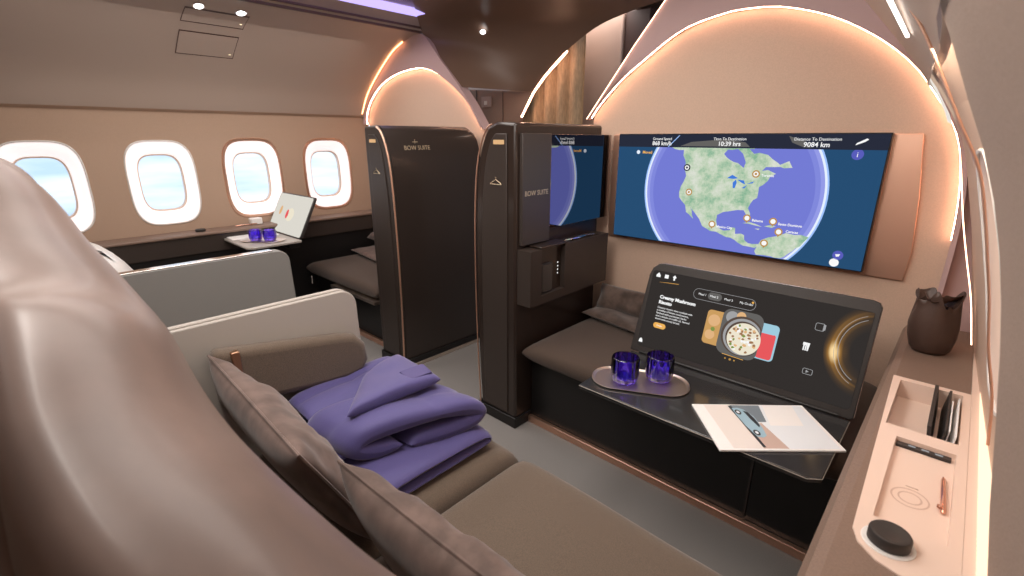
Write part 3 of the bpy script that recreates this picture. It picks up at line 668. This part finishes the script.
b = MB().m('chrome'); b.tube([mp_(x, s, -.001) for x, s in out_[1:-1]], .0012, 5); b.build('rim', t)
b = MB().m('s_dark'); mflat(b, rrect(-.508, .190, .372, .158, .012)); b.build('screen', t, fix=False, smooth=False)
b = MB().m('black'); b.tube([(-.86, 1.69, .504), (-.16, 1.69, .504)], .008, 10); b.build('hinge', t)
XX, TT = (1, 0, 0), Mt
def mtext(b, s_, sz, x, s, al='LEFT', bold=.0003): b.text(s_, sz, mp_(x, s, .0022), XX, TT, al, bold=bold)
b = MB()
b.m('s_grey'); o_ = rrect(-.586, .2895, .113, .020, .0195); b.tube([mp_(x, s, .002) for x, s in o_], .0007, 4, closed=True)
b.m('s_line'); mflat(b, rrect(-.618, .291, .026, .014, .0138), .0018)
b.m('s_white')
mtext(b, 'Meal 1', .0115, -.680, .2865, bold=0); mtext(b, 'Meal 2', .0115, -.636, .287, bold=0); mtext(b, 'Meal 3', .0115, -.583, .287, bold=0); mtext(b, 'My Order', .0115, -.528, .287, bold=0)
b.m('s_orange'); mflat(b, circ(-.484, .299, .004, 14), .003); ui('meal_tabs', b)
b = MB().m('s_white'); mtext(b, 'Creamy Mushroom', .0185, -.828, .240, bold=.0008); mtext(b, 'Risotto', .0185, -.828, .219, bold=.0008); ui('title', b)
b = MB().m('s_white')
for k, s_ in enumerate(('Creamy risotto slow cooked with', 'a medley of forest mushrooms,', 'finished with parmesan, herbs', 'and a drizzle of truffle oil. Served', 'warm with crusty bread.')):
    mtext(b, s_, .0105, -.828, .200 - .0115 * k, bold=0)
ui('description', b)
b = MB().m('s_orange'); mflat(b, rrect(-.803, .130, .026, .011, .0108), .0018); b.m('s_white'); mtext(b, 'Order', .0095, -.803, .127, 'CENTER', 0); ui('order_button', b)
for P in ([(-.864, .322), (-.846, .322), (-.846, .330), (-.855, .341), (-.864, .330)], [(-.828, .322), (-.812, .322), (-.812, .337), (-.828, .337)], [(-.791, .320), (-.783, .320), (-.784, .327), (-.779, .332), (-.787, .341), (-.795, .332), (-.790, .327)], [(-.875, .046), (-.858, .046), (-.860, .058), (-.8665, .064), (-.873, .058)]):
    b = MB().m('s_white'); mflat(b, P, .002); ui('menu_icon', b)
b = MB().m('s_orange'); b.poly([mp_(-.852, .302, .002), mp_(-.765, .308, .002), mp_(-.765, .3095, .002), (mp_(-.81, .3065, .002))]); ui('underline', b)
for x in (-.531, -.514, -.499): b = MB().m('s_gold'); mflat(b, circ(x, .080, .0042 if x == -.514 else .003, 14), .002); ui('page_dot', b)
b = MB().m('s_white')
for dx in (-.008, -.002): mflat(b, [(-.293+dx, .180), (-.289+dx, .180), (-.289+dx, .207), (-.293+dx, .207)], .002)
mflat(b, [(-.289, .180), (-.285, .180), (-.283, .207), (-.291, .207)], .002); mflat(b, [(-.303, .198), (-.292, .198), (-.292, .207), (-.303, .207)], .002); ui('menu_icon', b)
b = MB().m('s_grey'); b.tube([mp_(x, s, .002) for x, s in rrect(-.268, .267, .013, .012, .005, 3)], .0008, 4, closed=True); b.poly([mp_(-.259, .255, .002), mp_(-.252, .260, .002), mp_(-.252, .276, .002), mp_(-.259, .279, .002)]); ui('menu_icon', b)
b = MB().m('s_grey'); b.tube([mp_(x, s, .002) for x, s in rrect(-.271, .114, .014, .009, .004, 3)], .0008, 4, closed=True); mflat(b, [(-.276, .109), (-.276, .119), (-.267, .114)], .002); ui('menu_icon', b)
b = MB()
def clip_rr(b, pts, d): mflat(b, pts, d)
b = MB().m('s_bread'); mflat(b, rrect(-.593, .178, .036, .064, .014), .0016)
b.m('s_peach'); mflat(b, circ(-.60, .205, .022, 20), .0018); mflat(b, circ(-.605, .150, .018, 20), .0018); b.m('s_herb'); mflat(b, circ(-.598, .172, .008, 12), .0020); ui('dish_picture', b)
b = MB()
b.m('s_aqua'); mflat(b, rrect(-.416, .174, .036, .064, .014), .0016); b.m('s_pink'); mflat(b, rrect(-.412, .160, .026, .046, .01), .0018); b.m('s_aqua'); mflat(b, rrect(-.418, .215, .030, .012, .008), .0019); ui('drink_picture', b)
b = MB()
b.m('s_line'); mflat(b, rrect(-.503, .178, .070, .084, .030), .0021); b.m('s_white'); b.m('s_grey'); mflat(b, circ(-.540, .232, .022, 20), .0022); b.m('s_peach'); mflat(b, circ(-.51, .242, .016, 20), .00225)
bowl = [(x, s) for x, s in circ(-.494, .172, .072, 48) if True]
bowl = [(max(-.570, min(-.436, x)), max(.096, min(.26, s))) for x, s in bowl]
b.m('s_bowl'); mflat(b, bowl, .0023); b.m('s_grey'); mflat(b, [(max(-.566, min(-.438, x)), s) for x, s in circ(-.492, .170, .066, 48)], .0025)
b.m('s_bowl'); mflat(b, circ(-.490, .168, .059, 48), .0027); b.m('s_rice'); mflat(b, circ(-.486, .164, .057, 48), .0029)
rnd = random.Random(3)
for k in range(60):
    a, r_ = rnd.uniform(0, 6.28), .050 * math.sqrt(rnd.random()); b.m(rnd.choice(['s_mush', 's_herb', 's_white', 's_white', 's_peach', 's_mush']))
    mflat(b, [(-.488 + r_*math.cos(a) + rnd.uniform(.003, .008)*math.cos(q), .165 + r_*math.sin(a) + rnd.uniform(.003, .007)*math.sin(q)) for q in (0, 1.2, 2.5, 3.8, 5)], .0031 + .00002 * k)
b.m('s_orange'); b.poly([mp_(-.545, .093, .003), mp_(-.47, .090, .003), mp_(-.47, .092, .003), mp_(-.545, .095, .003)])
ui('dish_picture', b)
# glowing dial ring
def ring_mat():
    m = bpy.data.materials.new('screen_ring_glow'); m.use_nodes = True; n = m.node_tree; n.nodes.clear()
    o = n.nodes.new('ShaderNodeOutputMaterial'); em = n.nodes.new('ShaderNodeEmission'); at = n.nodes.new('ShaderNodeAttribute'); at.attribute_name = 'shine'
    r = n.nodes.new('ShaderNodeValToRGB'); el = r.color_ramp.elements; el[0].color = (.034, .029, .027, 1); el[1].color = (1, .72, .35, 1)
    q = el.new(.35); q.color = (.30, .15, .04, 1)
    n.links.new(at.outputs['Fac'], r.inputs[0]); n.links.new(r.outputs[0], em.inputs[0]); n.links.new(em.outputs[0], o.inputs[0]); return m
M['s_ring'] = ring_mat()
b = MB().m('s_ring'); cxr, csr = -.118, .222
rr = [.055, .075, .085, .093, .098, .103, .108, .113, .120, .128]; gl = [0, .05, .22, .10, .55, .25, .30, .12, .05, 0]
lay = b.bm.verts.layers.float.new('shine'); rows = []
for r_, g in zip(rr, gl):
    row = []
    for k in range(61):
        a = R(95 + 170 * k / 60); x = cxr + r_ * math.cos(a); s = csr + r_ * 1.18 * math.sin(a)
        x = min(x, -.137); s = max(.034, min(.346, s)); v = b.bm.verts.new(mp_(x, s, .0016))
        hot = math.exp(-((math.degrees(a) - 192) / 14) ** 2); fade = math.sin(math.pi * k / 60) ** .7
        v[lay] = min(1, g * fade * .8 + hot * math.exp(-((r_ - .099) / .014) ** 2)); row.append(v)
    rows.append(row)
for i in range(len(rows) - 1):
    for j in range(60): b.face([rows[i][j], rows[i][j+1], rows[i+1][j+1], rows[i+1][j]])
b.build('dial_glow', t, fix=False, smooth=False)
b = MB().m('s_grey'); b.tube([mp_(min(-.14, cxr + .088 * math.cos(R(a))), csr + .104 * math.sin(R(a)), .002) for a in range(110, 252, 6)], .0008, 4)
b.tube([mp_(min(-.14, cxr + .099 * math.cos(R(a))), csr + .117 * math.sin(R(a)), .002) for a in range(110, 252, 6)], .0006, 4); b.build('dial_lines', t)

# ================================================================ TRAY AND BLUE GLASSES
def plate(cx, cy, hx, hy, z, r, rot, m='pale_gold', lip=.005):
    b = MB().m(m); base = rrect(0, 0, hx, hy, r, 10); c, s_ = math.cos(rot), math.sin(rot)
    def rg(k, zz):
        o = []
        for x, y in base:
            L = math.hypot(x, y); f = (L - k) / L; o.append((cx + (x*c - y*s_) * f, cy + (x*s_ + y*c) * f, zz))
        return o
    b.grid([rg(.010, z), rg(.0, z + lip), rg(.001, z + lip + .0015), rg(.003, z + lip), rg(.012, z + .002)], cu=True)
    b.face([b.bm.verts.new(p) for p in rg(.012, z + .002)]); b.face([b.bm.verts.new(p) for p in rg(.010, z)]); return b
b = plate(-.735, 1.462, .172, .088, .501, .080, R(27)); tag(b.build('serving_tray', angle=60), 'rounded champagne metal tray under two cobalt glasses on near table', 'tray')
def glass(c, r, h, label, group, rot=0):
    n = 72
    def wob(a, z): return 1 + .045 * math.cos(12 * (a + rot)) * (1 if z > .008 else .4) * (0 if z > h - .004 else 1)
    t = thing('drinking_glass', label, 'glass', c, group)
    b = MB().m('blue_glass'); th = .0035
    prof = [(r*.70, 0), (r*.82, .002), (r*.92, .010), (r*.97, .018), (r, .03), (r*1.0, h - .006), (r*.985, h), (r*.985 - th*.6, h + .0012), (r - th*1.3, h - .003), (r - th*1.3, .022), (r*.80, .014), (r*.2, .013)]
    rows = []
    for q, z in prof: rows.append([(c[0] + q*wob(a, z)*math.cos(a), c[1] + q*wob(a, z)*math.sin(a), c[2] + z) for a in [2*math.pi*k/n for k in range(n)]])
    b.grid(rows, cu=True, cap=True); b.build('bowl', t, angle=60)
    return t
glass((-.778, 1.425, .5035), .048, .096, 'ribbed cobalt blue glass on champagne tray, left of the two', 'cobalt glasses on the champagne tray')
glass((-.692, 1.520, .5035), .048, .096, 'ribbed cobalt blue glass on champagne tray, right of the two next to display', 'cobalt glasses on the champagne tray', .2)

# ================================================================ BROCHURE
t = thing('brochure', 'white glossy brochure with a small parked car picture on near table', 'brochure', (-.31, 1.46, .501))
P0, P1, P2, P3 = Vector((-.366, 1.248, .505)), Vector((-.104, 1.488, .505)), Vector((-.26, 1.672, .505)), Vector((-.528, 1.433, .505))
b = MB().m('paper'); b.prism([tuple(p - Vector((0,0,.004))) for p in (P0, P1, P2, P3)], (0, 0, .006)); b.build('pages', t, bevel=.001)
def bl(u, v, d=.0025): return P3.lerp(P2, u).lerp(P0.lerp(P1, u), v) + Vector((0, 0, d))   # u along the picture's long side, v down the page
def pp(b, pts, d): b.face([b.bm.verts.new(bl(u, v, d)) for u, v in pts])
b = MB(); b.m('p_ground'); pp(b, [(.10, .02), (.335, .02), (.37, .97), (.12, .97)], .0023)
b.m('p_sand'); pp(b, [(.33, .45), (.50, .45), (.56, .97), (.36, .97)], .0026); b.m('p_wall'); pp(b, [(.335, .02), (.60, .02), (.55, .42), (.36, .42)], .0024)
b.m('p_sky'); pp(b, [(.60, .02), (.97, .02), (.97, .97), (.56, .97), (.50, .42), (.55, .42)], .0023); b.m('paper'); pp(b, [(.63, .02), (.90, .02), (.84, .50), (.56, .50)], .0026)
b.m('p_dark'); pp(b, [(.315, .04), (.345, .04), (.385, .95), (.36, .95)], .0028)
b.m('p_car'); pp(b, [(.335, .10), (.385, .09), (.43, .13), (.475, .30), (.475, .55), (.46, .72), (.42, .76), (.375, .74), (.345, .50), (.335, .28)], .0032)
b.m('p_dark'); pp(b, [(.415, .16), (.45, .20), (.468, .34), (.468, .50), (.45, .55), (.43, .38)], .0035)
for u, v in ((.365, .20), (.395, .66)):
    b.m('p_dark'); pp(b, [(u + .026*math.cos(a), v + .062*math.sin(a)) for a in [k*.4488 for k in range(14)]], .0037); b.m('p_sky'); pp(b, [(u + .013*math.cos(a), v + .031*math.sin(a)) for a in [k*.4488 for k in range(14)]], .0040)
b.build('printed_picture', t, fix=False, smooth=False)

# ================================================================ RIGHT SIDE CONSOLE
t = thing('side_console', 'brown leather side console running along the right window wall', 'console', (.04, .9, 0))
b = MB().m('leather'); prof = [(.112, .0), (-.060, .0), (-.078, .30), (-.082, .62), (-.078, .665), (-.066, .690), (-.048, .700), (.112, .700)]
b.prism([(x, -.5, z) for x, z in prof], (0, 2.725, 0)); body = b.build('body', t, angle=60)
carve(body, None, (0, 0, .1), [(x, y, .645) for x, y in [(-.049, 1.645), (-.028, .902), (-.016, .871), (.011, .846), (.040, .836), (.13, .836), (.13, 1.645)]])
for p in body.data.polygons: p.use_smooth = False
# cream insert
t2 = thing('organiser_tray', 'cream organiser tray set into the leather side console', 'tray', (.04, 1.24, .645))
b = MB().m('cream')
lft = [(-.052, 1.648), (-.030, .900), (-.018, .868), (.010, .842), (.040, .832), (.112, .832), (.112, 1.648)]
b.prism([(x, y, .646) for x, y in lft], (0, 0, .057)); tr = b.build('body', t2)
carve(tr, (-.034, 1.335, .652), (.096, 1.625, .75)); carve(tr, (-.008, .955, .690), (.094, 1.285, .75))
for p in tr.data.polygons: p.use_smooth = False
b = MB().m('charcoal'); b.box((-.006, 1.262, .690), (.088, 1.278, .697)); sl = b.build('slot', t2, bevel=.001, label='dark slot strip with small symbols')
b = MB().m('s_grey')
for x in (.015, .038, .061): b.box((x, 1.267, .697), (x + .013, 1.273, .6973))
b.build('symbols', sl)
b = MB().m('cream_dark')
for a_, c_ in ((.027, .030), (.016, .019)):
    b.grid([[(.036 + q * math.cos(x), 1.075 + q * 1.05 * math.sin(x), .6903) for x in [k * math.pi / 24 for k in range(48)]] for q in (a_, c_)], cu=True)
b.box((.026, 1.113, .690), (.046, 1.116, .6904)); b.build('charging_mark', t2, fix=False)
t = thing('control_knob', 'round dark brown control knob with lit ring at organiser tray front corner', 'knob', (.020, .897, .703))
b = MB().m('charcoal'); b.lathe((.020, .897, .704), [(.028, 0), (.030, .002), (.030, .018), (.028, .021), (.024, .022), (.020, .0205)], 48); b.build('dial', t)
b = MB().m('white'); b.lathe((.020, .897, .7032), [(.0375, 0), (.0375, .0012), (.036, .0018), (.0345, .0018)], 48); b.build('collar', t)
# pen
t = thing('pen', 'slim rose gold pen lying in the organiser tray', 'pen', (.083, 1.13, .690))
a, c = Vector((.084, 1.060, .6945)), Vector((.079, 1.190, .6945)); d = (c - a).normalized()
b = MB().m('rose'); b.tube([a, a + d*.004, a + d*.02, a + d*.07, a + d*.118, a + d*.130], [.002, .0042, .0045, .0045, .0038, .0012], 14); b.build('barrel', t)
b = MB().m('rose'); b.tube([a + d*.01 + Vector((-.003, 0, .005)), a + d*.05 + Vector((-.001, 0, .006))], .0011, 6); b.tube([a + d*.008, a + d*.010 + Vector((-.008, 0, .003)), a + d*.018 + Vector((-.007, 0, .003))], .002, 6); b.build('clip', t)
# cards in the deep compartment
def card(x, tilt, m, label, nm, cat, y0=1.37, y1=1.57, th=.003, h=.062):
    b = MB().m(m); z = .653
    b.prism([(x, y0, z), (x, y1, z), (x + tilt, y1, z + h), (x + tilt, y0 + .01, z + h)], (th, 0, 0)); o = b.build(nm, bevel=.0008); tag(o, label, cat)
card(.048, -.010, 'charcoal', 'black wallet standing in organiser tray compartment, leftmost item', 'wallet', 'wallet', th=.008, y0=1.345, y1=1.62, h=.064)
card(.063, .006, 'charcoal', 'black card sleeve standing between wallet and the white cards', 'card_sleeve', 'sleeve', th=.005, y0=1.35, y1=1.61, h=.062)
card(.072, .004, 'paper', 'white card standing in tray compartment right behind the black sleeve', 'card', 'card', y0=1.36, y1=1.55, h=.060)
card(.084, .004, 'paper', 'white card standing in tray compartment nearest the window wall', 'card', 'card', y0=1.345, y1=1.58, h=.058)
# pouch
t = thing('leather_pouch', 'dark brown leather pouch with gathered top on side console', 'pouch', (.012, 1.93, .7))
prof = [(.020, 0), (.040, .002), (.048, .012), (.056, .04), (.058, .068), (.055, .092), (.050, .112), (.047, .124), (.049, .134), (.046, .135), (.042, .120), (.030, .105), (.004, .10)]
def pw(a, z): k = max(0, (z - .06) / .07); return 1 + (.01 + .11 * k * k) * math.sin(5 * a + 1.2) + .04 * math.sin(2 * a + .5) + .05 * k * math.sin(3 * a)
b = MB().m('pouch'); rows = []
for r_, z in prof:
    zz = lambda a: z + (.016 * math.sin(3 * a + .4) + .008 * math.sin(7 * a)) * max(0, (z - .09) / .04)
    rows.append([(.006 + 1.06 * r_ * pw(a, z) * math.cos(a) - .08 * z, 1.93 + r_ * pw(a, z) * math.sin(a), .7005 + 1.28 * zz(a)) for a in [2*math.pi*k/72 for k in range(72)]])
b.grid(rows, cu=True, cap=True); b.build('bag', t, angle=80)
b = MB().m('pouch'); rows = []
for r_, z in ((.018, .10), (.020, .115), (.028, .128), (.040, .142), (.043, .143), (.030, .130), (.018, .118), (.012, .10)):
    k = max(0, (r_ - .016) / .025)
    rows.append([(-.010 + r_ * (1 + .45 * k * math.sin(3*a + .6)) * math.cos(a), 1.925 + r_ * (1 + .35 * k * math.sin(3*a+.6)) * math.sin(a), .7395 + z + .012 * k * math.sin(3*a + 2) + .005 * k * math.sin(8 * a)) for a in [2*math.pi*k_/72 for k_ in range(72)]])
b.grid(rows, cu=True); b.build('gathered_top', t, angle=80)
b = MB().m('bronze'); b.tube([(.010 + .026*math.cos(a), 1.93 + .026*math.sin(a), .845) for a in [k*math.pi/12 for k in range(24)]], .0022, 6, closed=True); b.build('drawstring', t)

# ================================================================ SOFA
t = thing('sofa', 'brown upholstered suite sofa with a split seat facing the wall screen', 'sofa', (-.75, .45, 0))
b = MB().m('black'); b.box((-1.40, -.3, 0), (-.09, .88, .29)); b.build('base', t, bevel=.005)
def seatcush(x0, x1, y0=.12):
    b = MB().m('cushion'); b.soft([(x0, y0, .37), (x1, y0, .37), (x1, .93, .37), (x0, .93, .37)], .083, (0,0,1), p=18, q=2.6, n=34, fn=lambda u, v, P: .004 * math.sin(P.x * 9 + 1) * math.sin(P.y * 8)); b.build('seat_cushion', t)
seatcush(-1.405, -.832); seatcush(-.828, -.086)
# backrest and headrest wing: large rounded roll rising towards the aisle
E_ = [(-.10, .33, .70), (-.20, .33, .735), (-.30, .299, .776), (-.40, .229, .855), (-.52, .179, .925), (-.66, .148, .990), (-.80, .142, 1.060), (-.90, .117, 1.125), (-.99, .085, 1.200), (-1.07, .059, 1.278), (-1.15, .021, 1.323), (-1.22, -.05, 1.340)]
Es = smooth_path(E_, 6); C0 = Vector((0, 0, 1.35)); rows = []; nE = len(Es)
for i, p in enumerate(Es):
    tg = (Es[min(i+1, nE-1)] - Es[max(i-1, 0)]).normalized(); ray = (p - C0).normalized()
    n = ray.cross(tg); n.normalize()
    if n.z < 0: n = -n
    f = i / (nE - 1); r_ = .105 + .04 * math.sin(f * math.pi)
    c = p - n * r_; fw = tg.cross(n).normalized()
    if fw.y < 0: fw = -fw                     # towards the seat
    row = []
    row.append(c + fw * r_ * .9 + Vector((0, 0, -.42)))
    for k in range(0, 19):
        a = R(-20 + k * 200 / 18); row.append(c + fw * r_ * math.cos(a) * (1.0 if a < math.pi/2 else 1.45) + n * r_ * math.sin(a))
    row.append(row[-1] + Vector((0, -.02, -.25))); row.append(row[-1] + Vector((0, 0, -.4)))
    # creases
    for k, q in enumerate(row):
        s_ = .020 * math.exp(-((f - .80 - .012 * (k - 8)) / .035) ** 2) + .014 * math.exp(-((f - .93 - .006 * (k - 8)) / .03) ** 2) + .005 * math.exp(-((f - .55 + .02 * (k - 9)) / .05) ** 2)
        row[k] = q - n * s_ + n * .002 * noise.noise(q * 9)
    rows.append(row)
b = MB().m('satin_leather'); b.grid(rows); b.build('backrest', t, sub=1, angle=180)
b = MB().m('velvet_dark'); b.box((-1.40, -.12, .3), (-.1, .05, .70)); b.build('back_frame', t, bevel=.03, seg=4)

# grey shells beside the seats
def seat_shell(x, y1, ztop, label, mat_='shell', trim='shell_dark', zb=.06):
    t = thing('seat_shell', label, 'seat shell', (x, .3, 0), 'grey seat side shells')
    r_ = .055; pts = [(x, -.6, zb), (x, y1, zb), (x, y1 - .002, .3)] + [(x, y1 - .015 - r_ + r_ * math.cos(a), ztop - r_ + r_ * math.sin(a)) for a in [k * math.pi / 16 for k in range(9)]] + [(x, -.6, ztop)]
    b = MB().m(mat_); b.prism(pts, (-.014, 0, 0)); b.prism([(p[0] - .030, p[1] - .0, p[2]) for p in pts], (-.018, 0, 0)); b.build('panel', t, bevel=.004)
    b = MB().m(trim); b.prism([(p[0] - .013, p[1] - .012, p[2] - .008) for p in pts], (-.018, 0, 0)); b.build('groove', t)
    return t
nt_ = seat_shell(-1.415, .765, .875, 'grey seat shell with brown armrest, nearer of the two beside sofa')
b = MB().m('cushion'); pts = [(0, y, z) for y, z in [(.30, .705), (.30, .640), (.60, .600), (.68, .595), (.725, .606), (.745, .640), (.738, .700), (.705, .738), (.65, .752), (.30, .812)]]
b.prism([(-1.412, y, z) for _, y, z in pts], (.060, 0, 0)); b.build('armrest', nt_, bevel=.022, seg=4)
b = MB().m('bronze'); b.box((-1.375, .340, .715), (-1.345, .362, .800)); b.m('chrome'); b.box((-1.347, .352, .712), (-1.340, .372, .728)); b.build('belt_anchor', nt_, bevel=.003)
fs_ = seat_shell(-2.22, .885, .862, 'grey seat shell across the aisle with a bright top edge', mat_='shell_far', trim='charcoal')
b = MB().m('chrome'); b.box((-2.262, -.6, .858), (-2.222, .80, .867)); b.build('top_edge', fs_, bevel=.002)

# ---- pillows on the sofa
vf = lambda u, v, P: .012 * noise.noise(P * 9) + .007 * noise.noise(P * 24)
cushion('throw_pillow', 'brown crushed velvet throw pillow leaning by the grey shell armrest', 'pillow', [(-1.375, .295, .800), (-.83, .290, .770), (-.80, .445, .465), (-1.35, .445, .465)], .055, (0, .9, .43), 'velvet', 'velvet pillows on the sofa', fn=vf, piping='velvet', p=4, n=44, pinch=.07, cord=.004)
cushion('throw_pillow', 'brown crushed velvet throw pillow lowest and nearest on the sofa seat', 'pillow', [(-.845, .372, .705), (-.22, .40, .705), (-.20, .47, .462), (-.80, .45, .462)], .055, (0, .95, .3), 'velvet', 'velvet pillows on the sofa', fn=vf, piping='velvet', p=4, n=44, pinch=.07, cord=.004)

# ================================================================ FOLDED BLANKET
t = thing('folded_blanket', 'thick purple quilted blanket folded on the sofa seat', 'blanket', (-1.12, .68, .455))
def fold_slab(b, prof, y0, y1, sk=(0, 0), n=16, puff=.004, th=.020):
    """prof: centre line in (x, z), extruded from y0 to y1 with rounded ends; th = half thickness"""
    P = smooth_path([(x, 0, z) for x, z in prof], 7); N = len(P); loop = []
    nr = []
    for i in range(N):
        d = (P[min(i+1, N-1)] - P[max(i-1, 0)]).normalized(); nr.append(Vector((-d.z, 0, d.x)))
    rows = []
    for j in range(n + 1):
        f = math.sin((j / n - .5) * math.pi) * .5 + .5; e = (max(0, 1 - abs(2*f - 1) ** 10)) ** .45; y = y0 + (y1 - y0) * f
        up, dn = [], []
        for i in range(N):
            g = i / (N - 1); ee = e * (max(0, 1 - abs(2*g - 1) ** 24)) ** .4
            q = puff * (abs(math.sin(f * math.pi * 2)) ** .5 - .6) + puff * (abs(math.sin(g * math.pi * 4)) ** .5 - .6) + .004 * noise.noise(P[i] * 12 + Vector((0, f * 4, 0)))
            h = (th + q) * ee; o_ = Vector((sk[0] * (f - .5), y, sk[1] * (f - .5)))
            up.append(P[i] + nr[i] * h + o_); dn.append(P[i] - nr[i] * h + o_)
        rows.append(up + dn[::-1])
    b.grid(rows, cu=True)
def fold_x(b, prof, x0, x1, shear=0, **k):
    # same slab with its profile in (y, z), extruded along x
    n0 = len(b.bm.verts); fold_slab(b, prof, x0, x1, **k); b.bm.verts.ensure_lookup_table()
    for v in list(b.bm.verts)[n0:]: v.co = Vector((v.co.y + shear * (v.co.x - .83), v.co.x, v.co.z))
b = MB().m('purple')
fold_slab(b, [(-1.385, .592), (-1.33, .592), (-1.25, .586), (-1.16, .570), (-1.07, .545)], .47, .85, sk=(-.04, 0), th=.018, puff=.007)
b.build('spread_layer', t, angle=120)
b = MB().m('purple')
fold_x(b, [(.46, .508), (.60, .511), (.75, .508), (.825, .502), (.850, .489), (.825, .477), (.60, .475), (.46, .475)], -1.38, -.895, th=.0165, puff=.005, sk=(.02, 0))
b.build('lower_folds', t, angle=120)
b = MB().m('purple')
fold_x(b, [(.60, .552), (.53, .553), (.488, .575), (.515, .603), (.60, .611), (.72, .606), (.80, .594), (.838, .571), (.815, .549), (.74, .541), (.62, .542)], -1.12, -.925, shear=.27, th=.025, puff=.006, sk=(.03, 0))
b.build('upper_fold', t, angle=120)
b = MB().m('purple')
b.soft([(-1.075, .51, .648), (-1.045, .80, .655), (-1.30, .82, .640), (-1.25, .66, .635)], .020, (0, .05, 1), p=9, q=2.2, n=30, fn=lambda u, v, P: .010 * math.sin(u * 3.1) + .003 * noise.noise(P * 14)); fl = b.build('top_flap', t, angle=120)
b = MB().m('purple_dark'); b.soft([(-1.075, .710, .672), (-1.066, .785, .675), (-1.125, .795, .679), (-1.135, .715, .677)], .006, (0, 0, 1), p=12, q=3, n=12); b.build('tag', fl, label='darker purple woven tag')

# ================================================================ LEFT SUITE
t = thing('window_console', 'long pale-topped side console under the left windows', 'console', (-3.68, .7, 0))
b = MB().m('black'); b.box((-3.755, -.84, 0), (-3.615, 2.225, .735)); b.build('body', t, bevel=.004)
b = MB().m('leather'); b.box((-3.757, -.84, .735), (-3.585, 2.225, .755)); b.build('top', t, bevel=.008, seg=3)
b = MB().m('brown_satin'); b.box((-3.615, -.84, .62), (-3.598, 2.225, .735)); b.build('front_rail', t, bevel=.004)
b = MB().m('charcoal'); b.lathe((-3.655, .885, .7555), [(.028, 0), (.030, .003), (.030, .014), (.026, .017), (.004, .0165)], 36); tag(b.build('control_knob'), 'round dark knob on the console under the left windows', 'knob')
b = MB().m('rose'); b.tube([(-3.66, 1.10, .762), (-3.66, 1.12, .763), (-3.665, 1.24, .763), (-3.665, 1.25, .762)], [.002, .005, .005, .001], 10); tag(b.build('pen'), 'rose gold pen on the console under the left windows', 'pen')
b = MB().m('white'); b.prism([(x, y, .7555) for x, y in rrect(-3.69, 1.245, .028, .04, .013)], (0, 0, .045)); tag(b.build('box', bevel=.006), 'small white box on the window console behind the open display', 'box')
t = table('small table with cobalt glasses in front of the left window console', -3.66, -3.16, 1.00, 1.33, .70, m='shell', post=(-3.6, -3.5))
t = thing('touch_display', 'small tilted pale display on the table by the left windows', 'monitor', (-3.5, 1.325, .70))
ux = Vector((1, 0, 0)); vv = Vector((-.05, .16, .255)); vl = vv.normalized(); nn = ux.cross(vl)
def lp(x, s, d=0): return Vector((-3.72 + x * 1.16, 1.325, .702)) + vl * s - nn * 0 + Vector((0, -1, .5)).normalized() * d
b = MB().m('charcoal'); b.prism([lp(x, s) for x, s in rrect(.235, .155, .235, .153, .02, 4)], (0, .018, -.004)); b.build('housing', t, bevel=.002)
lm = light_mat('screen_pale', (.72, .69, .62), 1); M['s_pale'] = lm
b = MB().m('s_pale'); b.face([b.bm.verts.new(lp(x, s, .0015)) for x, s in rrect(.235, .155, .228, .146, .016, 4)]); b.build('screen', t, fix=False)
b = MB().m('s_rice'); b.face([b.bm.verts.new(lp(.24 + .05*math.cos(a), .15 + .05*math.sin(a), .003)) for a in [k*math.pi/8 for k in range(16)]])
b.m('s_pink'); b.face([b.bm.verts.new(lp(.20 + .018*math.cos(a), .15 + .035*math.sin(a), .004)) for a in [k*math.pi/6 for k in range(12)]]); b.m('s_peach'); b.face([b.bm.verts.new(lp(.10 + .018*math.cos(a), .17 + .035*math.sin(a), .004)) for a in [k*math.pi/6 for k in range(12)]]); b.build('dish_picture', t, fix=False)
b = plate(-3.33, 1.15, .145, .08, .701, .07, R(35)); tag(b.build('serving_tray', angle=60), 'small metal tray under the glasses on the left window table', 'tray')
glass((-3.365, 1.120, .7035), .040, .068, 'ribbed cobalt blue glass on left window table, left of the two', 'cobalt glasses on the left window table')
glass((-3.300, 1.185, .7035), .040, .068, 'ribbed cobalt blue glass on left window table, right of the two', 'cobalt glasses on the left window table')
b = MB().m('paper'); b.prism([(-3.68, 1.02, .7012), (-3.47, 1.01, .7012), (-3.44, 1.30, .7012), (-3.66, 1.32, .7012)], (0, 0, .005)); tag(b.build('brochure', bevel=.001), 'white brochure on the left window table beside the glasses', 'brochure')
# left seat headrest with its strap, peeping over the foreground roll
t = thing('window_armchair', 'white curved window seat back with black strap behind grey shell', 'seat', (-2.95, .1, 0))
rows = []
for k in range(13):
    f = k / 12; x = -2.55 - .95 * f; rows.append([(x, .16 + .10*math.sin(f*math.pi) + q[0], q[1] - .0 * f) for q in [(.16, .10), (.20, .45), (.18, .64), (.12, .76), (.05, .845), (-.02, .875), (-.08, .86), (-.12, .80), (-.14, .10)]])
b = MB().m('white'); b.grid(rows, cap=True); b.build('backrest', t, angle=60, sub=1)
b = MB().m('charcoal'); b.grid([[(x, y_ + .008 + .16 + .06, z) for y_, z in ((.18, .62), (.125, .75), (.055, .85), (-.02, .885))] for x in (-2.86, -2.80)]); b.build('strap', t)
b = MB().m('cushion'); b.soft([(-3.55, .2, .40), (-2.30, .2, .40), (-2.30, .93, .40), (-3.55, .93, .40)], .06, (0,0,1), p=16, q=2.4); b.build('seat_cushion', t)
b = MB().m('black'); b.box((-3.58, -.4, 0), (-2.28, .88, .345)); b.build('base', t, bevel=.004)
